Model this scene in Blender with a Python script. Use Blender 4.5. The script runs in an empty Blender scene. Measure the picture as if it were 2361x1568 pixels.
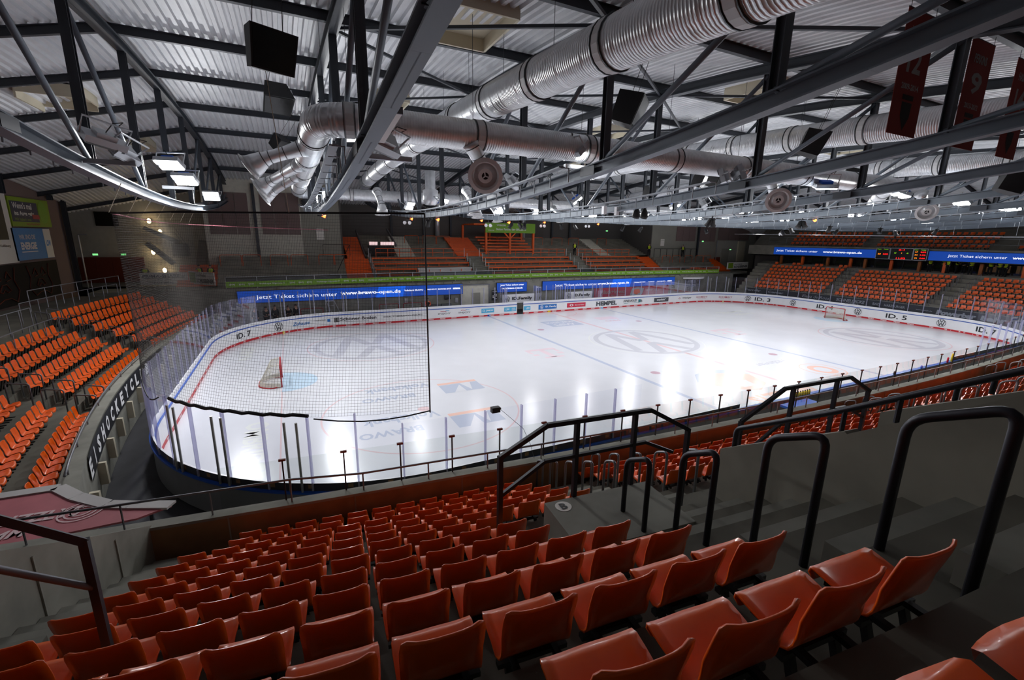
import bpy, bmesh, math, random
from mathutils import Vector, Matrix
random.seed(7)
V = Vector
PI = math.pi
C = bpy.context.scene
COL = C.collection

# ---------------------------------------------------------------- camera
CAMP = V((-25.1375, -26.4683, 7.944))
_r = V((0.89630625, -0.44318284, 0.01496904)); _u = V((0.08654201, 0.20793357, 0.97430699)); _f = V((0.4349087, 0.871982, -0.22472609))
cam = bpy.data.cameras.new('camera'); cam.sensor_width = 36; cam.sensor_fit = 'HORIZONTAL'; cam.lens = 1028.09 / 2361 * 36
cam.clip_start = 0.05; cam.clip_end = 300
co = bpy.data.objects.new('camera', cam); COL.objects.link(co); C.camera = co
co.matrix_world = Matrix(((_r.x, _u.x, -_f.x, CAMP.x), (_r.y, _u.y, -_f.y, CAMP.y), (_r.z, _u.z, -_f.z, CAMP.z), (0, 0, 0, 1)))
def pix(q):
    d = V(q) - CAMP; z = d.dot(_f)
    if z < .05: return None
    return (1180.5 + 1028.09 * d.dot(_r) / z, 784 - 1028.09 * d.dot(_u) / z, z)
# ---------------------------------------------------------------- world, exposure
w = bpy.data.worlds.new('world'); C.world = w; w.use_nodes = True
w.node_tree.nodes['Background'].inputs[0].default_value = (.6, .75, 1, 1)
w.node_tree.nodes['Background'].inputs[1].default_value = 0.004
C.view_settings.view_transform = 'Standard'; C.view_settings.look = 'None'; C.view_settings.gamma = 1
C.view_settings.use_curve_mapping = False; C.view_settings.exposure = 0.0
FLOOD_W = 112.0          # watts of one lit floodlight head
# (positions of the heads follow in the floodlight section; every lamp belongs to its fixture)

# ---------------------------------------------------------------- materials
def lin(c):
    if isinstance(c, str): c = tuple(int(c[i:i + 2], 16) / 255 for i in (0, 2, 4))
    return tuple((x / 12.92 if x <= .04045 else ((x + .055) / 1.055) ** 2.4) for x in c)
MATS = {}
def mat(n, c, rough=.6, metal=0., noise=0., nscale=3., bump=0., emit=0., spec=.5, coat=0.):
    m = bpy.data.materials.new(n); m.use_nodes = True; nt = m.node_tree; b = nt.nodes['Principled BSDF']
    c = lin(c)
    b.inputs['Base Color'].default_value = (*c, 1); b.inputs['Roughness'].default_value = rough
    b.inputs['Metallic'].default_value = metal; b.inputs['Specular IOR Level'].default_value = spec
    b.inputs['Coat Weight'].default_value = coat
    if noise or bump:
        t = nt.nodes.new('ShaderNodeTexNoise'); t.inputs['Scale'].default_value = nscale; t.inputs['Detail'].default_value = 5
        g = nt.nodes.new('ShaderNodeNewGeometry'); nt.links.new(g.outputs['Position'], t.inputs['Vector'])
        if noise:
            r = nt.nodes.new('ShaderNodeMapRange'); nt.links.new(t.outputs['Fac'], r.inputs['Value'])
            r.inputs['From Min'].default_value = .3; r.inputs['From Max'].default_value = .7
            r.inputs['To Min'].default_value = 1 - noise; r.inputs['To Max'].default_value = 1 + noise * .5
            mx = nt.nodes.new('ShaderNodeMix'); mx.data_type = 'RGBA'; mx.blend_type = 'MULTIPLY'; mx.inputs[0].default_value = 1
            mx.inputs[6].default_value = (*c, 1); nt.links.new(r.outputs[0], mx.inputs[7]); nt.links.new(mx.outputs[2], b.inputs['Base Color'])
        if bump:
            bp = nt.nodes.new('ShaderNodeBump'); bp.inputs['Strength'].default_value = bump; bp.inputs['Distance'].default_value = .01
            nt.links.new(t.outputs['Fac'], bp.inputs['Height']); nt.links.new(bp.outputs[0], b.inputs['Normal'])
    if emit:
        b.inputs['Emission Color'].default_value = (*c, 1); b.inputs['Emission Strength'].default_value = emit
    MATS[n] = m; return m
def glassmat(n, tint, gloss, alpha=0.0, acol='ffffff'):
    m = bpy.data.materials.new(n); m.use_nodes = True; nt = m.node_tree; nt.nodes.clear()
    o = nt.nodes.new('ShaderNodeOutputMaterial'); t = nt.nodes.new('ShaderNodeBsdfTransparent'); g = nt.nodes.new('ShaderNodeBsdfGlossy')
    t.inputs[0].default_value = (*lin(tint), 1); g.inputs['Roughness'].default_value = .03; g.inputs[0].default_value = (.9, .9, 1, 1)
    f = nt.nodes.new('ShaderNodeFresnel'); f.inputs[0].default_value = 1.45
    mu = nt.nodes.new('ShaderNodeMath'); mu.operation = 'MULTIPLY'; mu.inputs[1].default_value = gloss
    nt.links.new(f.outputs[0], mu.inputs[0])
    s = nt.nodes.new('ShaderNodeMixShader'); nt.links.new(mu.outputs[0], s.inputs[0]); nt.links.new(t.outputs[0], s.inputs[1]); nt.links.new(g.outputs[0], s.inputs[2])
    last = s
    if alpha:
        d = nt.nodes.new('ShaderNodeBsdfDiffuse'); d.inputs[0].default_value = (*lin(acol), 1)
        s2 = nt.nodes.new('ShaderNodeMixShader'); s2.inputs[0].default_value = alpha
        nt.links.new(s.outputs[0], s2.inputs[1]); nt.links.new(d.outputs[0], s2.inputs[2]); last = s2
    nt.links.new(last.outputs[0], o.inputs[0]); MATS[n] = m; return m
mat('ice', 'dcdde3', .2, noise=.03, nscale=.6, spec=.4)
mat('ice_grey', 'c9c9d2', .2, spec=.4); mat('ice_blue', 'bcc3d8', .2, spec=.4); mat('ice_red', 'e2c6c9', .2, spec=.4)
mat('ice_line', 'e0c6ca', .2, spec=.4); mat('ice_crease', 'c2d8ea', .2, spec=.4); mat('ice_dot', 'c4a6b2', .2, spec=.4); mat('ice_pink', 'e6d2da', .2, spec=.4)
mat('ice_orange', 'ecc4b6', .2, spec=.4); mat('ice_dark', 'bcc3d4', .2, spec=.4); mat('ice_pale', 'e2e4e0', .2, spec=.4)
mat('board_white', 'f2f2f4', .3, noise=.03, nscale=2); mat('board_dark', '2a2a30', .5); mat('cap_blue', '1550b0', .35)
mat('kick_red', 'c81828', .4); mat('kick_cream', 'e8e0d0', .4); mat('steel_post', 'a9a9a6', .3, .8)
mat('concrete', '8b8a80', .85, noise=.28, nscale=1.3, bump=.25); mat('concrete_dark', '8a867a', .85, noise=.3, nscale=.9, bump=.2)
mat('concrete_tread', '68655a', .9, noise=.3, nscale=1.1, bump=.25)
mat('rubber', '26262a', .75, noise=.35, nscale=1.2, bump=.2); mat('concourse', '5d5a55', .5, noise=.15)
mat('brown_wall', '8a6a48', .8, noise=.25, nscale=1.5)
mat('wall_grey', '9c9a8e', .9, noise=.06, nscale=.8); mat('wall_block', 'd8d5c6', .9, noise=.12, nscale=2.5); mat('panel_brown', '806c68', .8)
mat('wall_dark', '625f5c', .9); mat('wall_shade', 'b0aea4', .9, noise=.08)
mat('deck', 'dcdee1', .5, .1, noise=.08, nscale=1.2); mat('steel_dark', '3c4148', .5, .1); mat('steel_grey', '69727c', .5, .15); mat('tray', '969ca2', .6, .1); mat('board_back', '77777a', .6)
mat('galv', 'e2e4e6', .33, .6, noise=.12, nscale=5); mat('galv_seam', '55585a', .4, .7); mat('galv_bright', 'cfcfcf', .5, .1)
mat('seat', 'ee5f08', .3, coat=.2, noise=.06, nscale=9); mat('seat_leg', '1c1c1e', .5, .3)
mat('rail_dark', '33333a', .45, .5); mat('rail_grey', '7b7c80', .4, .6); mat('rail_light', 'b9bcc0', .35, .6)
mat('orange_paint', 'f06410', .5, noise=.1); mat('white_paint', 'e6e6e6', .5); mat('black', '0c0c0e', .6); mat('black_gloss', '0a0a0c', .25)
mat('text_white', 'f0f0f0', .5); mat('text_black', '15171c', .5); mat('text_grey', '4a4c52', .5); mat('text_blue', '1f6fb4', .5); mat('text_red', 'b02038', .5)
mat('sign_blue', '1f86cf', .5); mat('sign_green', '86a81e', .5); mat('sign_white', 'f2eee6', .5); mat('sign_navy', '1a2450', .5)
mat('band_green', '7fb22a', .5); mat('ad_blue', '2474c4', .4); mat('ad_cyan', '4fb4e0', .4); mat('ad_red', 'd02848', .4); mat('ad_teal', '189aa0', .4); mat('ad_grey', '4b4c52', .4)
mat('banner_dark', '2b2e36', .6); mat('banner_text', '9fa4ad', .6); mat('banner_red', 'b02244', .6); mat('flag_red', '7a1d14', .8); mat('flag_text', '8f8a88', .8); mat('flag_black', '17100f', .8)
mat('tarp', 'b06068', .7, noise=.08); mat('tarp_edge', 'b9b6b4', .7); mat('tarp_print', 'd2b8ba', .7)
mat('door_red', '6e2a18', .6); mat('red_paint', 'b01c26', .4); mat('net_white', 'd8d4c8', .8); mat('net_dark', '55524e', .8); mat('rope_pink', 'a8606a', .8); mat('cream', 'cfc6ae', .6)
mat('led_blue', '0a3f9c', .5, emit=.75); mat('led_blue_light', '0a5cd8', .5, emit=.75); mat('led_text', 'ffffff', .5, emit=.9)
mat('lamp_face', 'ffffff', .5, emit=22); mat('lamp_warm', 'ffdca0', .5, emit=14); mat('lamp_orange', 'ff6a30', .5, emit=6); mat('lamp_off', '8a8c90', .15, .6)
mat('exit_green', '7fe08a', .5, emit=1.3); mat('screen_pink', 'e8c8c8', .5, emit=.9); mat('tube_cover', 'd0ccc8', .4)
mat('score_red', 'ff1818', .5, emit=1.3); mat('score_green', '8ad018', .5, emit=.9); mat('score_orange', 'ff8a10', .5, emit=1.1)
mat('blue_tape', '1a5cc8', .5); mat('skin', 'c09078', .6); mat('hair', '2a1d16', .8); mat('hivis', 'c8e020', .6); mat('cloth_black', '16181c', .9); mat('cloth_orange', 'e0582a', .9)
mat('yellow', 'e8c818', .5); mat('bottle_red', 'd01838', .3); mat('wood_col', 'a05a20', .6); mat('glow_room', 'd8a070', .6, emit=.12)
glassmat('glass', 'f8f9fc', .3); glassmat('glass_rail', 'f2f5f2', .12); glassmat('post_white', 'e6e6f6', .4, .3, 'e8e8f8'); glassmat('glass_dark', 'b0b8c0', .8, .25, '202228')

# ---------------------------------------------------------------- mesh builder
ORG = {}
class MB:
    def __init__(s): s.v = []; s.f = []; s.m = []
    def add(s, vs, fs, m=0):
        o = len(s.v); s.v += [tuple(x) for x in vs]; s.f += [tuple(i + o for i in f) for f in fs]; s.m += [m] * len(fs); return s
    def box(s, c, d, m=0, R=None):
        x, y, z = (k / 2 for k in d); c = V(c)
        P = [V((i, j, k)) for k in (-z, z) for j in (-y, y) for i in (-x, x)]
        if R: P = [R @ q for q in P]
        return s.add([q + c for q in P], [(0, 2, 3, 1), (4, 5, 7, 6), (0, 1, 5, 4), (2, 6, 7, 3), (0, 4, 6, 2), (1, 3, 7, 5)], m)
    def bar(s, p, q, wd, h, m=0, up=(0, 0, 1)):
        p = V(p); q = V(q); d = (q - p).normalized(); up = V(up)
        if abs(d.dot(up)) > .98: up = V((0, 1, 0))
        a = d.cross(up).normalized() * wd / 2; b = a.cross(d).normalized() * h / 2
        P = [e + i * a + j * b for e in (p, q) for i, j in ((-1, -1), (1, -1), (1, 1), (-1, 1))]
        return s.add(P, [(0, 1, 2, 3), (7, 6, 5, 4), (0, 4, 5, 1), (1, 5, 6, 2), (2, 6, 7, 3), (3, 7, 4, 0)], m)
    def ibeam(s, p, q, h, wd, m=0, up=(0, 0, 1), t=.03):
        p = V(p); q = V(q); d = (q - p).normalized(); up = V(up)
        if abs(d.dot(up)) > .98: up = V((0, 1, 0))
        n = d.cross(up).normalized().cross(d).normalized()
        s.bar(p, q, t * .7, h, m, up); s.bar(p + n * (h / 2 - t / 2), q + n * (h / 2 - t / 2), wd, t, m, up); s.bar(p - n * (h / 2 - t / 2), q - n * (h / 2 - t / 2), wd, t, m, up); return s
    def tube(s, pts, r, n=8, m=0, closed=False, rad=None):
        pts = [V(q) for q in pts]; N = len(pts); vs = []; fs = []; ref = None
        for i, q in enumerate(pts):
            a = pts[(i - 1) % N] if (i or closed) else q; b = pts[(i + 1) % N] if (i < N - 1 or closed) else q
            d = (b - a).normalized()
            if ref is None: ref = d.orthogonal().normalized()
            ref = (ref - d * ref.dot(d)).normalized(); c = d.cross(ref)
            rr = rad[i] if rad else r
            for k in range(n):
                t = 2 * PI * k / n; vs.append(q + ref * math.cos(t) * rr + c * math.sin(t) * rr)
        for i in range(N if closed else N - 1):
            j = (i + 1) % N
            for k in range(n): fs.append((i * n + k, i * n + (k + 1) % n, j * n + (k + 1) % n, j * n + k))
        if not closed: fs += [tuple(range(n))[::-1], tuple((N - 1) * n + k for k in range(n))]
        return s.add(vs, fs, m)
    def quad(s, a, b, c, d, m=0): return s.add([a, b, c, d], [(0, 1, 2, 3)], m)
    def slab(s, poly, z0, z1, m=0):
        n = len(poly); vs = [(x, y, z0) for x, y in poly] + [(x, y, z1) for x, y in poly]
        return s.add(vs, [tuple(range(n))[::-1], tuple(range(n, 2 * n))] + [(i, (i + 1) % n, n + (i + 1) % n, n + i) for i in range(n)], m)
    def grid(s, rows, m=0, closed=False):
        R_ = len(rows); K = len(rows[0]); vs = [q for r in rows for q in r]; fs = []
        for i in range(R_ - 1):
            for k in range(K - 1): fs.append((i * K + k, i * K + k + 1, (i + 1) * K + k + 1, (i + 1) * K + k))
        return s.add(vs, fs, m)
    def ring(s, c, r0, r1, n=48, m=0, z=0, a0=0, a1=2 * PI):
        rows = [[(c[0] + r * math.cos(a0 + (a1 - a0) * k / n), c[1] + r * math.sin(a0 + (a1 - a0) * k / n), z) for k in range(n + 1)] for r in (r0, r1)]
        return s.grid(rows[::-1], m)
    def build(s, name, mats, parent=None, org=None, smooth=False):
        if isinstance(mats, str): mats = [mats]
        if parent is not None: org = ORG[parent.name]
        elif org is None:
            xs = [q[0] for q in s.v]; ys = [q[1] for q in s.v]; org = V(((min(xs) + max(xs)) / 2, (min(ys) + max(ys)) / 2, min(q[2] for q in s.v)))
        org = V(org); me = bpy.data.meshes.new(name)
        me.from_pydata([(q[0] - org.x, q[1] - org.y, q[2] - org.z) for q in s.v], [], s.f)
        for k in mats: me.materials.append(MATS[k])
        me.polygons.foreach_set('material_index', s.m)
        if smooth: me.polygons.foreach_set('use_smooth', [True] * len(s.f))
        me.update(); o = bpy.data.objects.new(name, me); COL.objects.link(o)
        if parent is not None: o.parent = parent
        else: o.location = org
        ORG[o.name] = org; return o
def tag(o, label=None, cat=None, group=None, kind=None):
    if label: o['label'] = label
    if cat: o['category'] = cat
    if group: o['group'] = group
    if kind: o['kind'] = kind
    return o
def thing(name, loc, label, cat, group=None):
    o = bpy.data.objects.new(name, None); COL.objects.link(o); o.location = V(loc); o.empty_display_size = .1; ORG[o.name] = V(loc)
    return tag(o, label, cat, group)
def copy_tree(o, parent=None):
    c = o.copy(); COL.objects.link(c)
    if parent: c.parent = parent
    for ch in o.children: copy_tree(ch, c)
    return c
def struct(name, mb, mats, label, cat='structure'):
    return tag(mb.build(name, mats), label, cat, kind='structure')
def autosmooth(o, ang=.6):
    for p_ in o.data.polygons: p_.use_smooth = True
    try: o.data.set_sharp_from_angle(angle=ang)
    except Exception: pass

# lettering: glyph meshes of the built-in font, placed as flat pieces on a surface
GL = {}
def glyphs(st, bold):
    k = (st, bold)
    if k not in GL:
        cu = bpy.data.curves.new('t', 'FONT'); cu.body = st; cu.align_x = 'CENTER'; cu.align_y = 'CENTER'; cu.resolution_u = 2; cu.size = 1
        if bold: cu.offset = bold
        ob = bpy.data.objects.new('t', cu); me = ob.to_mesh()
        vs = [v.co.copy() for v in me.vertices]; fs = [tuple(p_.vertices) for p_ in me.polygons]
        ob.to_mesh_clear(); bpy.data.objects.remove(ob); GL[k] = (vs, fs)
    return GL[k]
def text_mb(mb, st, pos, right, up, h, m=0, wide=None, bold=.02, slant=0, fn=None):
    vs, fs = glyphs(st, bold)
    if not vs: return mb
    xs = [v.x for v in vs]; ys = [v.y for v in vs]; cx = (min(xs) + max(xs)) / 2; cy = (min(ys) + max(ys)) / 2; hh = (max(ys) - min(ys)); ww = max(xs) - min(xs)
    sy = h / hh; sx = (wide / ww) if wide else sy
    pos = V(pos); right = V(right).normalized(); up = V(up).normalized()
    out = []
    for v in vs:
        a = (v.x - cx) * sx + slant * (v.y - cy) * sy; b = (v.y - cy) * sy
        out.append(fn(a, b) if fn else pos + right * a + up * b)
    return mb.add(out, fs, m)
def vw_mb(mb, pos, right, up, r, m=0, n=40, th=.09):
    pos = V(pos); right = V(right); up = V(up)
    P = lambda a, b: pos + right * a * r + up * b * r
    rows = [[P(q * math.cos(2 * PI * k / n), q * math.sin(2 * PI * k / n)) for k in range(n + 1)] for q in (1, 1 - th)]
    mb.grid(rows, m)
    nn = right.cross(up).normalized(); cn = [0]
    def stroke(a, b, wd):
        cn[0] += 1; o = nn * .0006 * cn[0]
        mb.quad(P(a[0] - wd, a[1]) + o, P(a[0] + wd, a[1]) + o, P(b[0] + wd, b[1]) + o, P(b[0] - wd, b[1]) + o, m)
    t = .085
    stroke((-.32, .83), (-.02, .14), t); stroke((.32, .83), (.02, .14), t)
    stroke((-.66, .58), (-.31, -.78), t); stroke((-.31, -.78), (-.05, -.02), t); stroke((.05, -.02), (.31, -.78), t); stroke((.31, -.78), (.66, .58), t)
    return mb
X1 = V((1, 0, 0)); Y1 = V((0, 1, 0)); Z1 = V((0, 0, 1))
def ordn(n): return '%d%s' % (n, 'th' if 10 <= n % 100 <= 20 else {1: 'st', 2: 'nd', 3: 'rd'}.get(n % 10, 'th'))
# ---------------------------------------------------------------- stand coordinates (all stands follow wide arcs round the rink)
RN, CNY = 230.4, 212.35
def NP(e, s, z):            # near long side: e along the front wall from its left corner, s back from the wall
    f = (e - 27.08) / RN; return V(((RN + s) * math.sin(f), CNY - (RN + s) * math.cos(f), z))
def Nz(k): return 2.11 + .352 * k + .0056 * k * k      # height of a seat back in row k
def Ns(k): return .55 + .75 * k
RL = 55.6
def LP(Y, r, z): f = Y / RL; return V((23 - (RL + r) * math.cos(f), -.3 + (RL + r) * math.sin(f), z))     # left end
def RP(Y, r, z): f = Y / RL; return V((-23 + (RL + r) * math.cos(f), (RL + r) * math.sin(f), z))          # right end
def sweep(mb, fn, a0, a1, prof, step=2.0, m=0, caps=True):
    n = max(1, int(math.ceil(abs(a1 - a0) / step)))
    rows = [[fn(a0 + (a1 - a0) * i / n, s, z) for s, z in prof] for i in range(n + 1)]
    mb.grid(rows, m)
    if caps:
        mb.add(rows[0], [tuple(range(len(prof)))], m); mb.add(rows[-1], [tuple(range(len(prof)))[::-1]], m)
    return mb

# ---------------------------------------------------------------- floor and shell
fl = MB().slab([(-50, -45), (50, -45), (50, 40), (-50, 40)], -.3, -.03)
struct('floor', fl, 'rubber', 'dark rubber matting floor around the rink')
def roofz(x, y):
    z = 14.85 - .0035 * y * y
    if x < -30: z -= .24 * (-30 - x)
    if x > 30: z -= .24 * (x - 30)
    return z
dk = MB(); rows = []
prof = [(0, 0), (.12, 0), (.15, .1), (.27, .1)]
xs = []
x = -46.5
while x < 46.5:
    xs += [(x + a, b) for a, b in prof]; x += .3
ys = [-40, -34, -28, -23, -18, -13, -8, -3, 3, 8, 13, 18, 23, 28, 34, 40]
for y in ys: rows.append([(x, y, roofz(x, y) + .05 + b) for x, b in xs])
dk.grid(rows[::-1]); struct('ceiling', dk, 'deck', 'corrugated metal roof deck of the arena')
wl = MB().box((-46.6, -2, 7), (.3, 90, 16)); struct('wall_left', wl, 'wall_shade', 'dark left end wall of the hall')
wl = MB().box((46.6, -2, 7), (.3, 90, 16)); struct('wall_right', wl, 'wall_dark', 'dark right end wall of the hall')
wl = MB().box((0, -30.6, 7), (94, .3, 16)); struct('wall_near', wl, 'black', 'unseen black wall behind the near stand, set close to block light')  # out of view; moved in and blackened to keep roof bounce off seat backs
wl = MB()
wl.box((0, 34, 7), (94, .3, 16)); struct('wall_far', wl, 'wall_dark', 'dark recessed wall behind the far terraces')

# ---------------------------------------------------------------- ice
def rrect(hx, hy, r, n=14):
    P = []
    for cx, cy, a in ((hx - r, -hy + r, -PI / 2), (hx - r, hy - r, 0), (-hx + r, hy - r, PI / 2), (-hx + r, -hy + r, PI)):
        for k in range(n + 1): t = a + PI / 2 * k / n; P.append((cx + r * math.cos(t), cy + r * math.sin(t)))
    return P
IM = ['ice', 'ice_grey', 'ice_blue', 'ice_red', 'ice_crease', 'ice_dot', 'ice_pink', 'ice_orange', 'ice_dark', 'ice_line', 'ice_pale']
ice = MB().slab(rrect(30, 15, 8.5), -.03, 0)
z = .002
def rect(x0, x1, y0, y1, m, zz=z): ice.quad((x0, y0, zz), (x1, y0, zz), (x1, y1, zz), (x0, y1, zz), m)
rect(-.15, .15, -15, 15, 3); rect(-7.3, -7.0, -15, 15, 2); rect(7.0, 7.3, -15, 15, 2)
for s in (-1, 1):
    rect(26 * s - .03, 26 * s + .03, -13.7, 13.7, 9)
    ice.ring((26 * s, 0), 0, 1.8, 30, 4, .0025, PI / 2 if s > 0 else -PI / 2, PI * 1.5 if s > 0 else PI / 2)
for cx, cy in ((-20, 7), (20, 7), (-20, -7), (20, -7)):
    ice.ring((cx, cy), 4.42, 4.5, 64, 9 if (cx, cy) != (20, 7) else 10, z)
for cx, cy in ((-5.6, 7), (-5.6, -7), (5.6, 7), (5.6, -7)): ice.ring((cx, cy), 0, .3, 20, 5, z)
ice.ring((-20, -7), 0, .3, 20, 9, z)
ice.ring((0, 0), 4.42, 4.5, 64, 10, z); ice.ring((0, -15), 2.9, 2.98, 30, 3, z, 0, PI); ice.ring((0, 14.9), 2.9, 2.98, 30, 3, z, PI, 2 * PI)
for cx, cy, up in ((-20, 7, (0, -1, 0)), (0, 0, (0, -1, 0)), (20, -7, (.05, -1, 0))):
    u = V(up).normalized(); r = u.cross(Z1); vw_mb(ice, (cx, cy, .003), r, u, 4.1, 1, 72, .1)
UP = (0, -1, 0); RT = (-1, 0, 0)      # writing read from the far side
def itx(st, x, y, h, m, w_, up=UP, rt=RT, b=.03): text_mb(ice, st, (x, y, .003), rt, up, h, m, w_, b)
itx('Volksbank', -20.5, -3.6, .75, 8, 3.4); itx('BRAWO', -21.2, -4.9, .6, 8, 2.6)
itx('Volksbank', -21.2, -7.7, .8, 8, 3.4); itx('BRAWO', -21.9, -9.0, .6, 8, 2.6)
for bx, by in ((-17.3, -4.6), (-18.1, -8.9)):
    rect(bx - 1.1, bx + 1.1, by - .8, by + .5, 8, .003); rect(bx - 1.1, bx + 1.1, by + .55, by + .85, 7, .003)
    ice.add([(bx - .6, by - .8, .0045), (bx, by + .3, .0045), (bx + .05, by - .8, .0045), (bx + .1, by + .5, .0045), (bx + .7, by + .5, .0045), (bx + .4, by - .7, .0045)], [(0, 2, 1), (3, 5, 4)], 0)
itx('OMBRIDGE', -26.9, -8.2, .9, 10, 5.2, (1, 0, 0), (0, -1, 0)); itx('NARIS', -28.2, 7.6, .8, 10, 3.6, (-1, 0, 0), (0, 1, 0))
def telekom(cx, cy):
    rect(cx - 1.2, cx + 1.2, cy + .75, cy + 1.15, 6); rect(cx - .22, cx + .22, cy - 1.1, cy + .8, 6); rect(cx - .75, cx + .75, cy - 1.3, cy - 1, 6)
    rect(cx - 1.2, cx - .95, cy + .1, cy + .8, 6); rect(cx + .95, cx + 1.2, cy + .1, cy + .8, 6); rect(cx - 1.2, cx - .75, cy - .5, cy - .1, 6); rect(cx + .75, cx + 1.2, cy - .5, cy - .1, 6)
telekom(-9.3, -.2); telekom(9.6, -.2)
rect(-3.9, -.5, 7.6, 10.2, 8); itx('STADT WOB', -2.2, 9.4, .7, 0, 3, (0, 1, 0), (1, 0, 0)); itx('LSW', -2.2, 8.3, .8, 0, 2.2, (0, 1, 0), (1, 0, 0))
rect(2.4, 4.8, 8.9, 10.3, 6); itx('PRO', 3.3, 8.2, .6, 3, 1.8)
itx('ZIMPEL', 19.6, 7.4, .9, 10, 4.2); itx('RAEPK', 19.8, 6, .7, 10, 3.4)
itx('Wittinger', 3.6, -8.4, .8, 1, 3.6)
ice.ring((4.9, -10.8), 1.25, 1.32, 36, 7, z); ice.ring((4.9, -10.8), .5, .85, 30, 7, z); itx('QUALITÄT', 4.9, -11.8, .22, 7, 1.4)
# team crest in the near circle: a rough head with brows above a word
ice.add([(-4.6, -9.6, z), (-3.6, -8.4, z), (-2.2, -8.1, z), (-1, -8.5, z), (-.5, -9.6, z), (-1.1, -11.1, z), (-2.5, -11.8, z), (-3.9, -11.1, z)], [tuple(range(8))[::-1]], 7)
ice.add([(-4.8, -9.5, .003), (-3.7, -8.3, .003), (-2.2, -7.9, .003), (-.9, -8.4, .003), (-.3, -9.5, .003), (-.9, -9.1, .003), (-2.2, -8.6, .003), (-3.5, -8.9, .003)], [tuple(range(8))[::-1]], 8)
ice.add([(-3.2, -10.3, .003), (-1.7, -10.2, .003), (-2, -11.1, .003), (-2.9, -11.1, .003)], [(3, 2, 1, 0)], 0)
itx('GRIZZLYS', -2, -12.8, 1.1, 7, 5.0, b=.05)
tag(ice.build('ice_rink', [m for m in IM]), 'white ice sheet with painted lines and faded adverts', 'ice rink')

# ---------------------------------------------------------------- dasher boards and glass
PER = [('s', (-21.5, -15), (1, 0), 43), ('a', (21.5, -6.5), -PI / 2, 0), ('s', (30, -6.5), (0, 1), 13), ('a', (21.5, 6.5), 0, 0), ('s', (21.5, 15), (-1, 0), 43), ('a', (-21.5, 6.5), PI / 2, 0), ('s', (-30, 6.5), (0, -1), 13), ('a', (-21.5, -6.5), PI, 0)]
AL = PI / 2 * 8.5
PLEN = 112 + 4 * AL
def bpt(s, off=0, z=0):
    s %= PLEN
    for k, a, b, L in PER:
        l = L if k == 's' else AL
        if s <= l + 1e-9:
            if k == 's': return V((a[0] + b[0] * s + b[1] * off, a[1] + b[1] * s - b[0] * off, z))
            t = b + s / 8.5; return V((a[0] + (8.5 + off) * math.cos(t), a[1] + (8.5 + off) * math.sin(t), z))
        s -= l
S_E0 = 43; S_EA = 43 + AL; S_F = S_EA + 13 + AL; S_W = S_F + 43 + AL
def s_far(x):   # station on the far side / corners for a given x
    if abs(x) <= 21.5: return S_F + (21.5 - x)
    a = math.acos(max(-1, min(1, (abs(x) - 21.5) / 8.5)))
    return S_F - 8.5 * (PI / 2 - a) if x > 0 else S_F + 43 + 8.5 * (PI / 2 - a)
def s_east(y): return S_EA + (y + 6.5) if abs(y) <= 6.5 else (S_EA + 13 + 8.5 * math.asin((y - 6.5) / 8.5) if y > 0 else S_EA - 8.5 * math.asin((-y - 6.5) / 8.5))
NB = 26; SL = PLEN / NB
ADS = []      # station, function
def ad_text(st, s, h, m, wide=None, zc=.62, bold=.02, slant=0): ADS.append((s, 'lettering', m, lambda mb: text_mb(mb, st, (0, 0, 0), X1, Z1, h, 0, wide, bold, slant, lambda a, b: bpt(s - a, -.068, zc + b)), st))
def ad_panel(s, w_, z0, z1, m): ADS.append((s, 'advert_panel', m, lambda mb: mb.grid([[bpt(s - w_ / 2 + w_ * i / 6, -.064, z) for i in range(7)] for z in (z1, z0)]), None))
def ad_vw(s, r=.36, m='text_black', zc=.62): ADS.append((s, 'round_emblem', m, lambda mb: vw_mb(mb, bpt(s, -.068, zc), -(bpt(s + .1) - bpt(s - .1)).normalized(), Z1, r, 0, 30, .1), None))
f_ = s_far
ad_text('ID. 7', f_(-28.6), .4, 'text_black', 1.5); ad_vw(f_(-26.3)); ad_text('Zuhause', f_(-24.6), .3, 'text_blue', 1.4, slant=.3)
ad_text('VOLKSWAGEN', f_(-23.1), .1, 'text_black', .95, .7, 0); ad_panel(f_(-22.4), .25, .5, .75, 'ad_blue')
ad_panel(f_(-21.75), .42, .42, .82, 'text_black'); ad_panel(f_(-21.75) + .001, .32, .47, .77, 'board_white'); ad_text('Schöner Boden', f_(-19.9), .28, 'text_black', 3.1, .66); ad_text('BÖDEN FÜR LEIPZIG', f_(-20), .07, 'text_grey', 2.0, .42, 0)
ad_text('DIEAUTOMEILEWOLFSBURG', f_(-15.9), .13, 'text_grey', 3.6)
for x in (-11.9, -9.8):
    ad_text('INJOY', f_(x), .2, 'text_black', 1.25, .55, 0); ad_text('~', f_(x - .1), .08, 'text_red', .6, .8); ad_text('~', f_(x + .3), .07, 'ad_cyan', .4, .84)
ad_panel(f_(-7.3), 1.4, .38, .82, 'ad_cyan'); ad_text('JAKO', f_(-7.1), .2, 'board_white', .8, .6, .04); ad_text('O', f_(-7.75), .26, 'board_white', .26, .6)
ad_panel(f_(-4.75), 1.4, .38, .82, 'ad_cyan'); ad_text('LSW', f_(-5.05), .2, 'board_white', .45, .6, .03); ad_text('COOL', f_(-4.35), .13, 'board_white', .42, .68, .03); ad_text('ENERG', f_(-4.35), .12, 'board_white', .45, .5, .03)
ad_panel(f_(-2.75), .8, .38, .82, 'ad_cyan'); ad_text('LSW', f_(-2.65), .2, 'board_white', .45, .6, .03)
ad_panel(f_(-.2), 2.3, .36, .88, 'ad_blue'); ad_vw(f_(-.95), .2, 'board_white'); ad_text('ID. Family', f_(.2), .24, 'board_white', 1.4, .62, .03)
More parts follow.
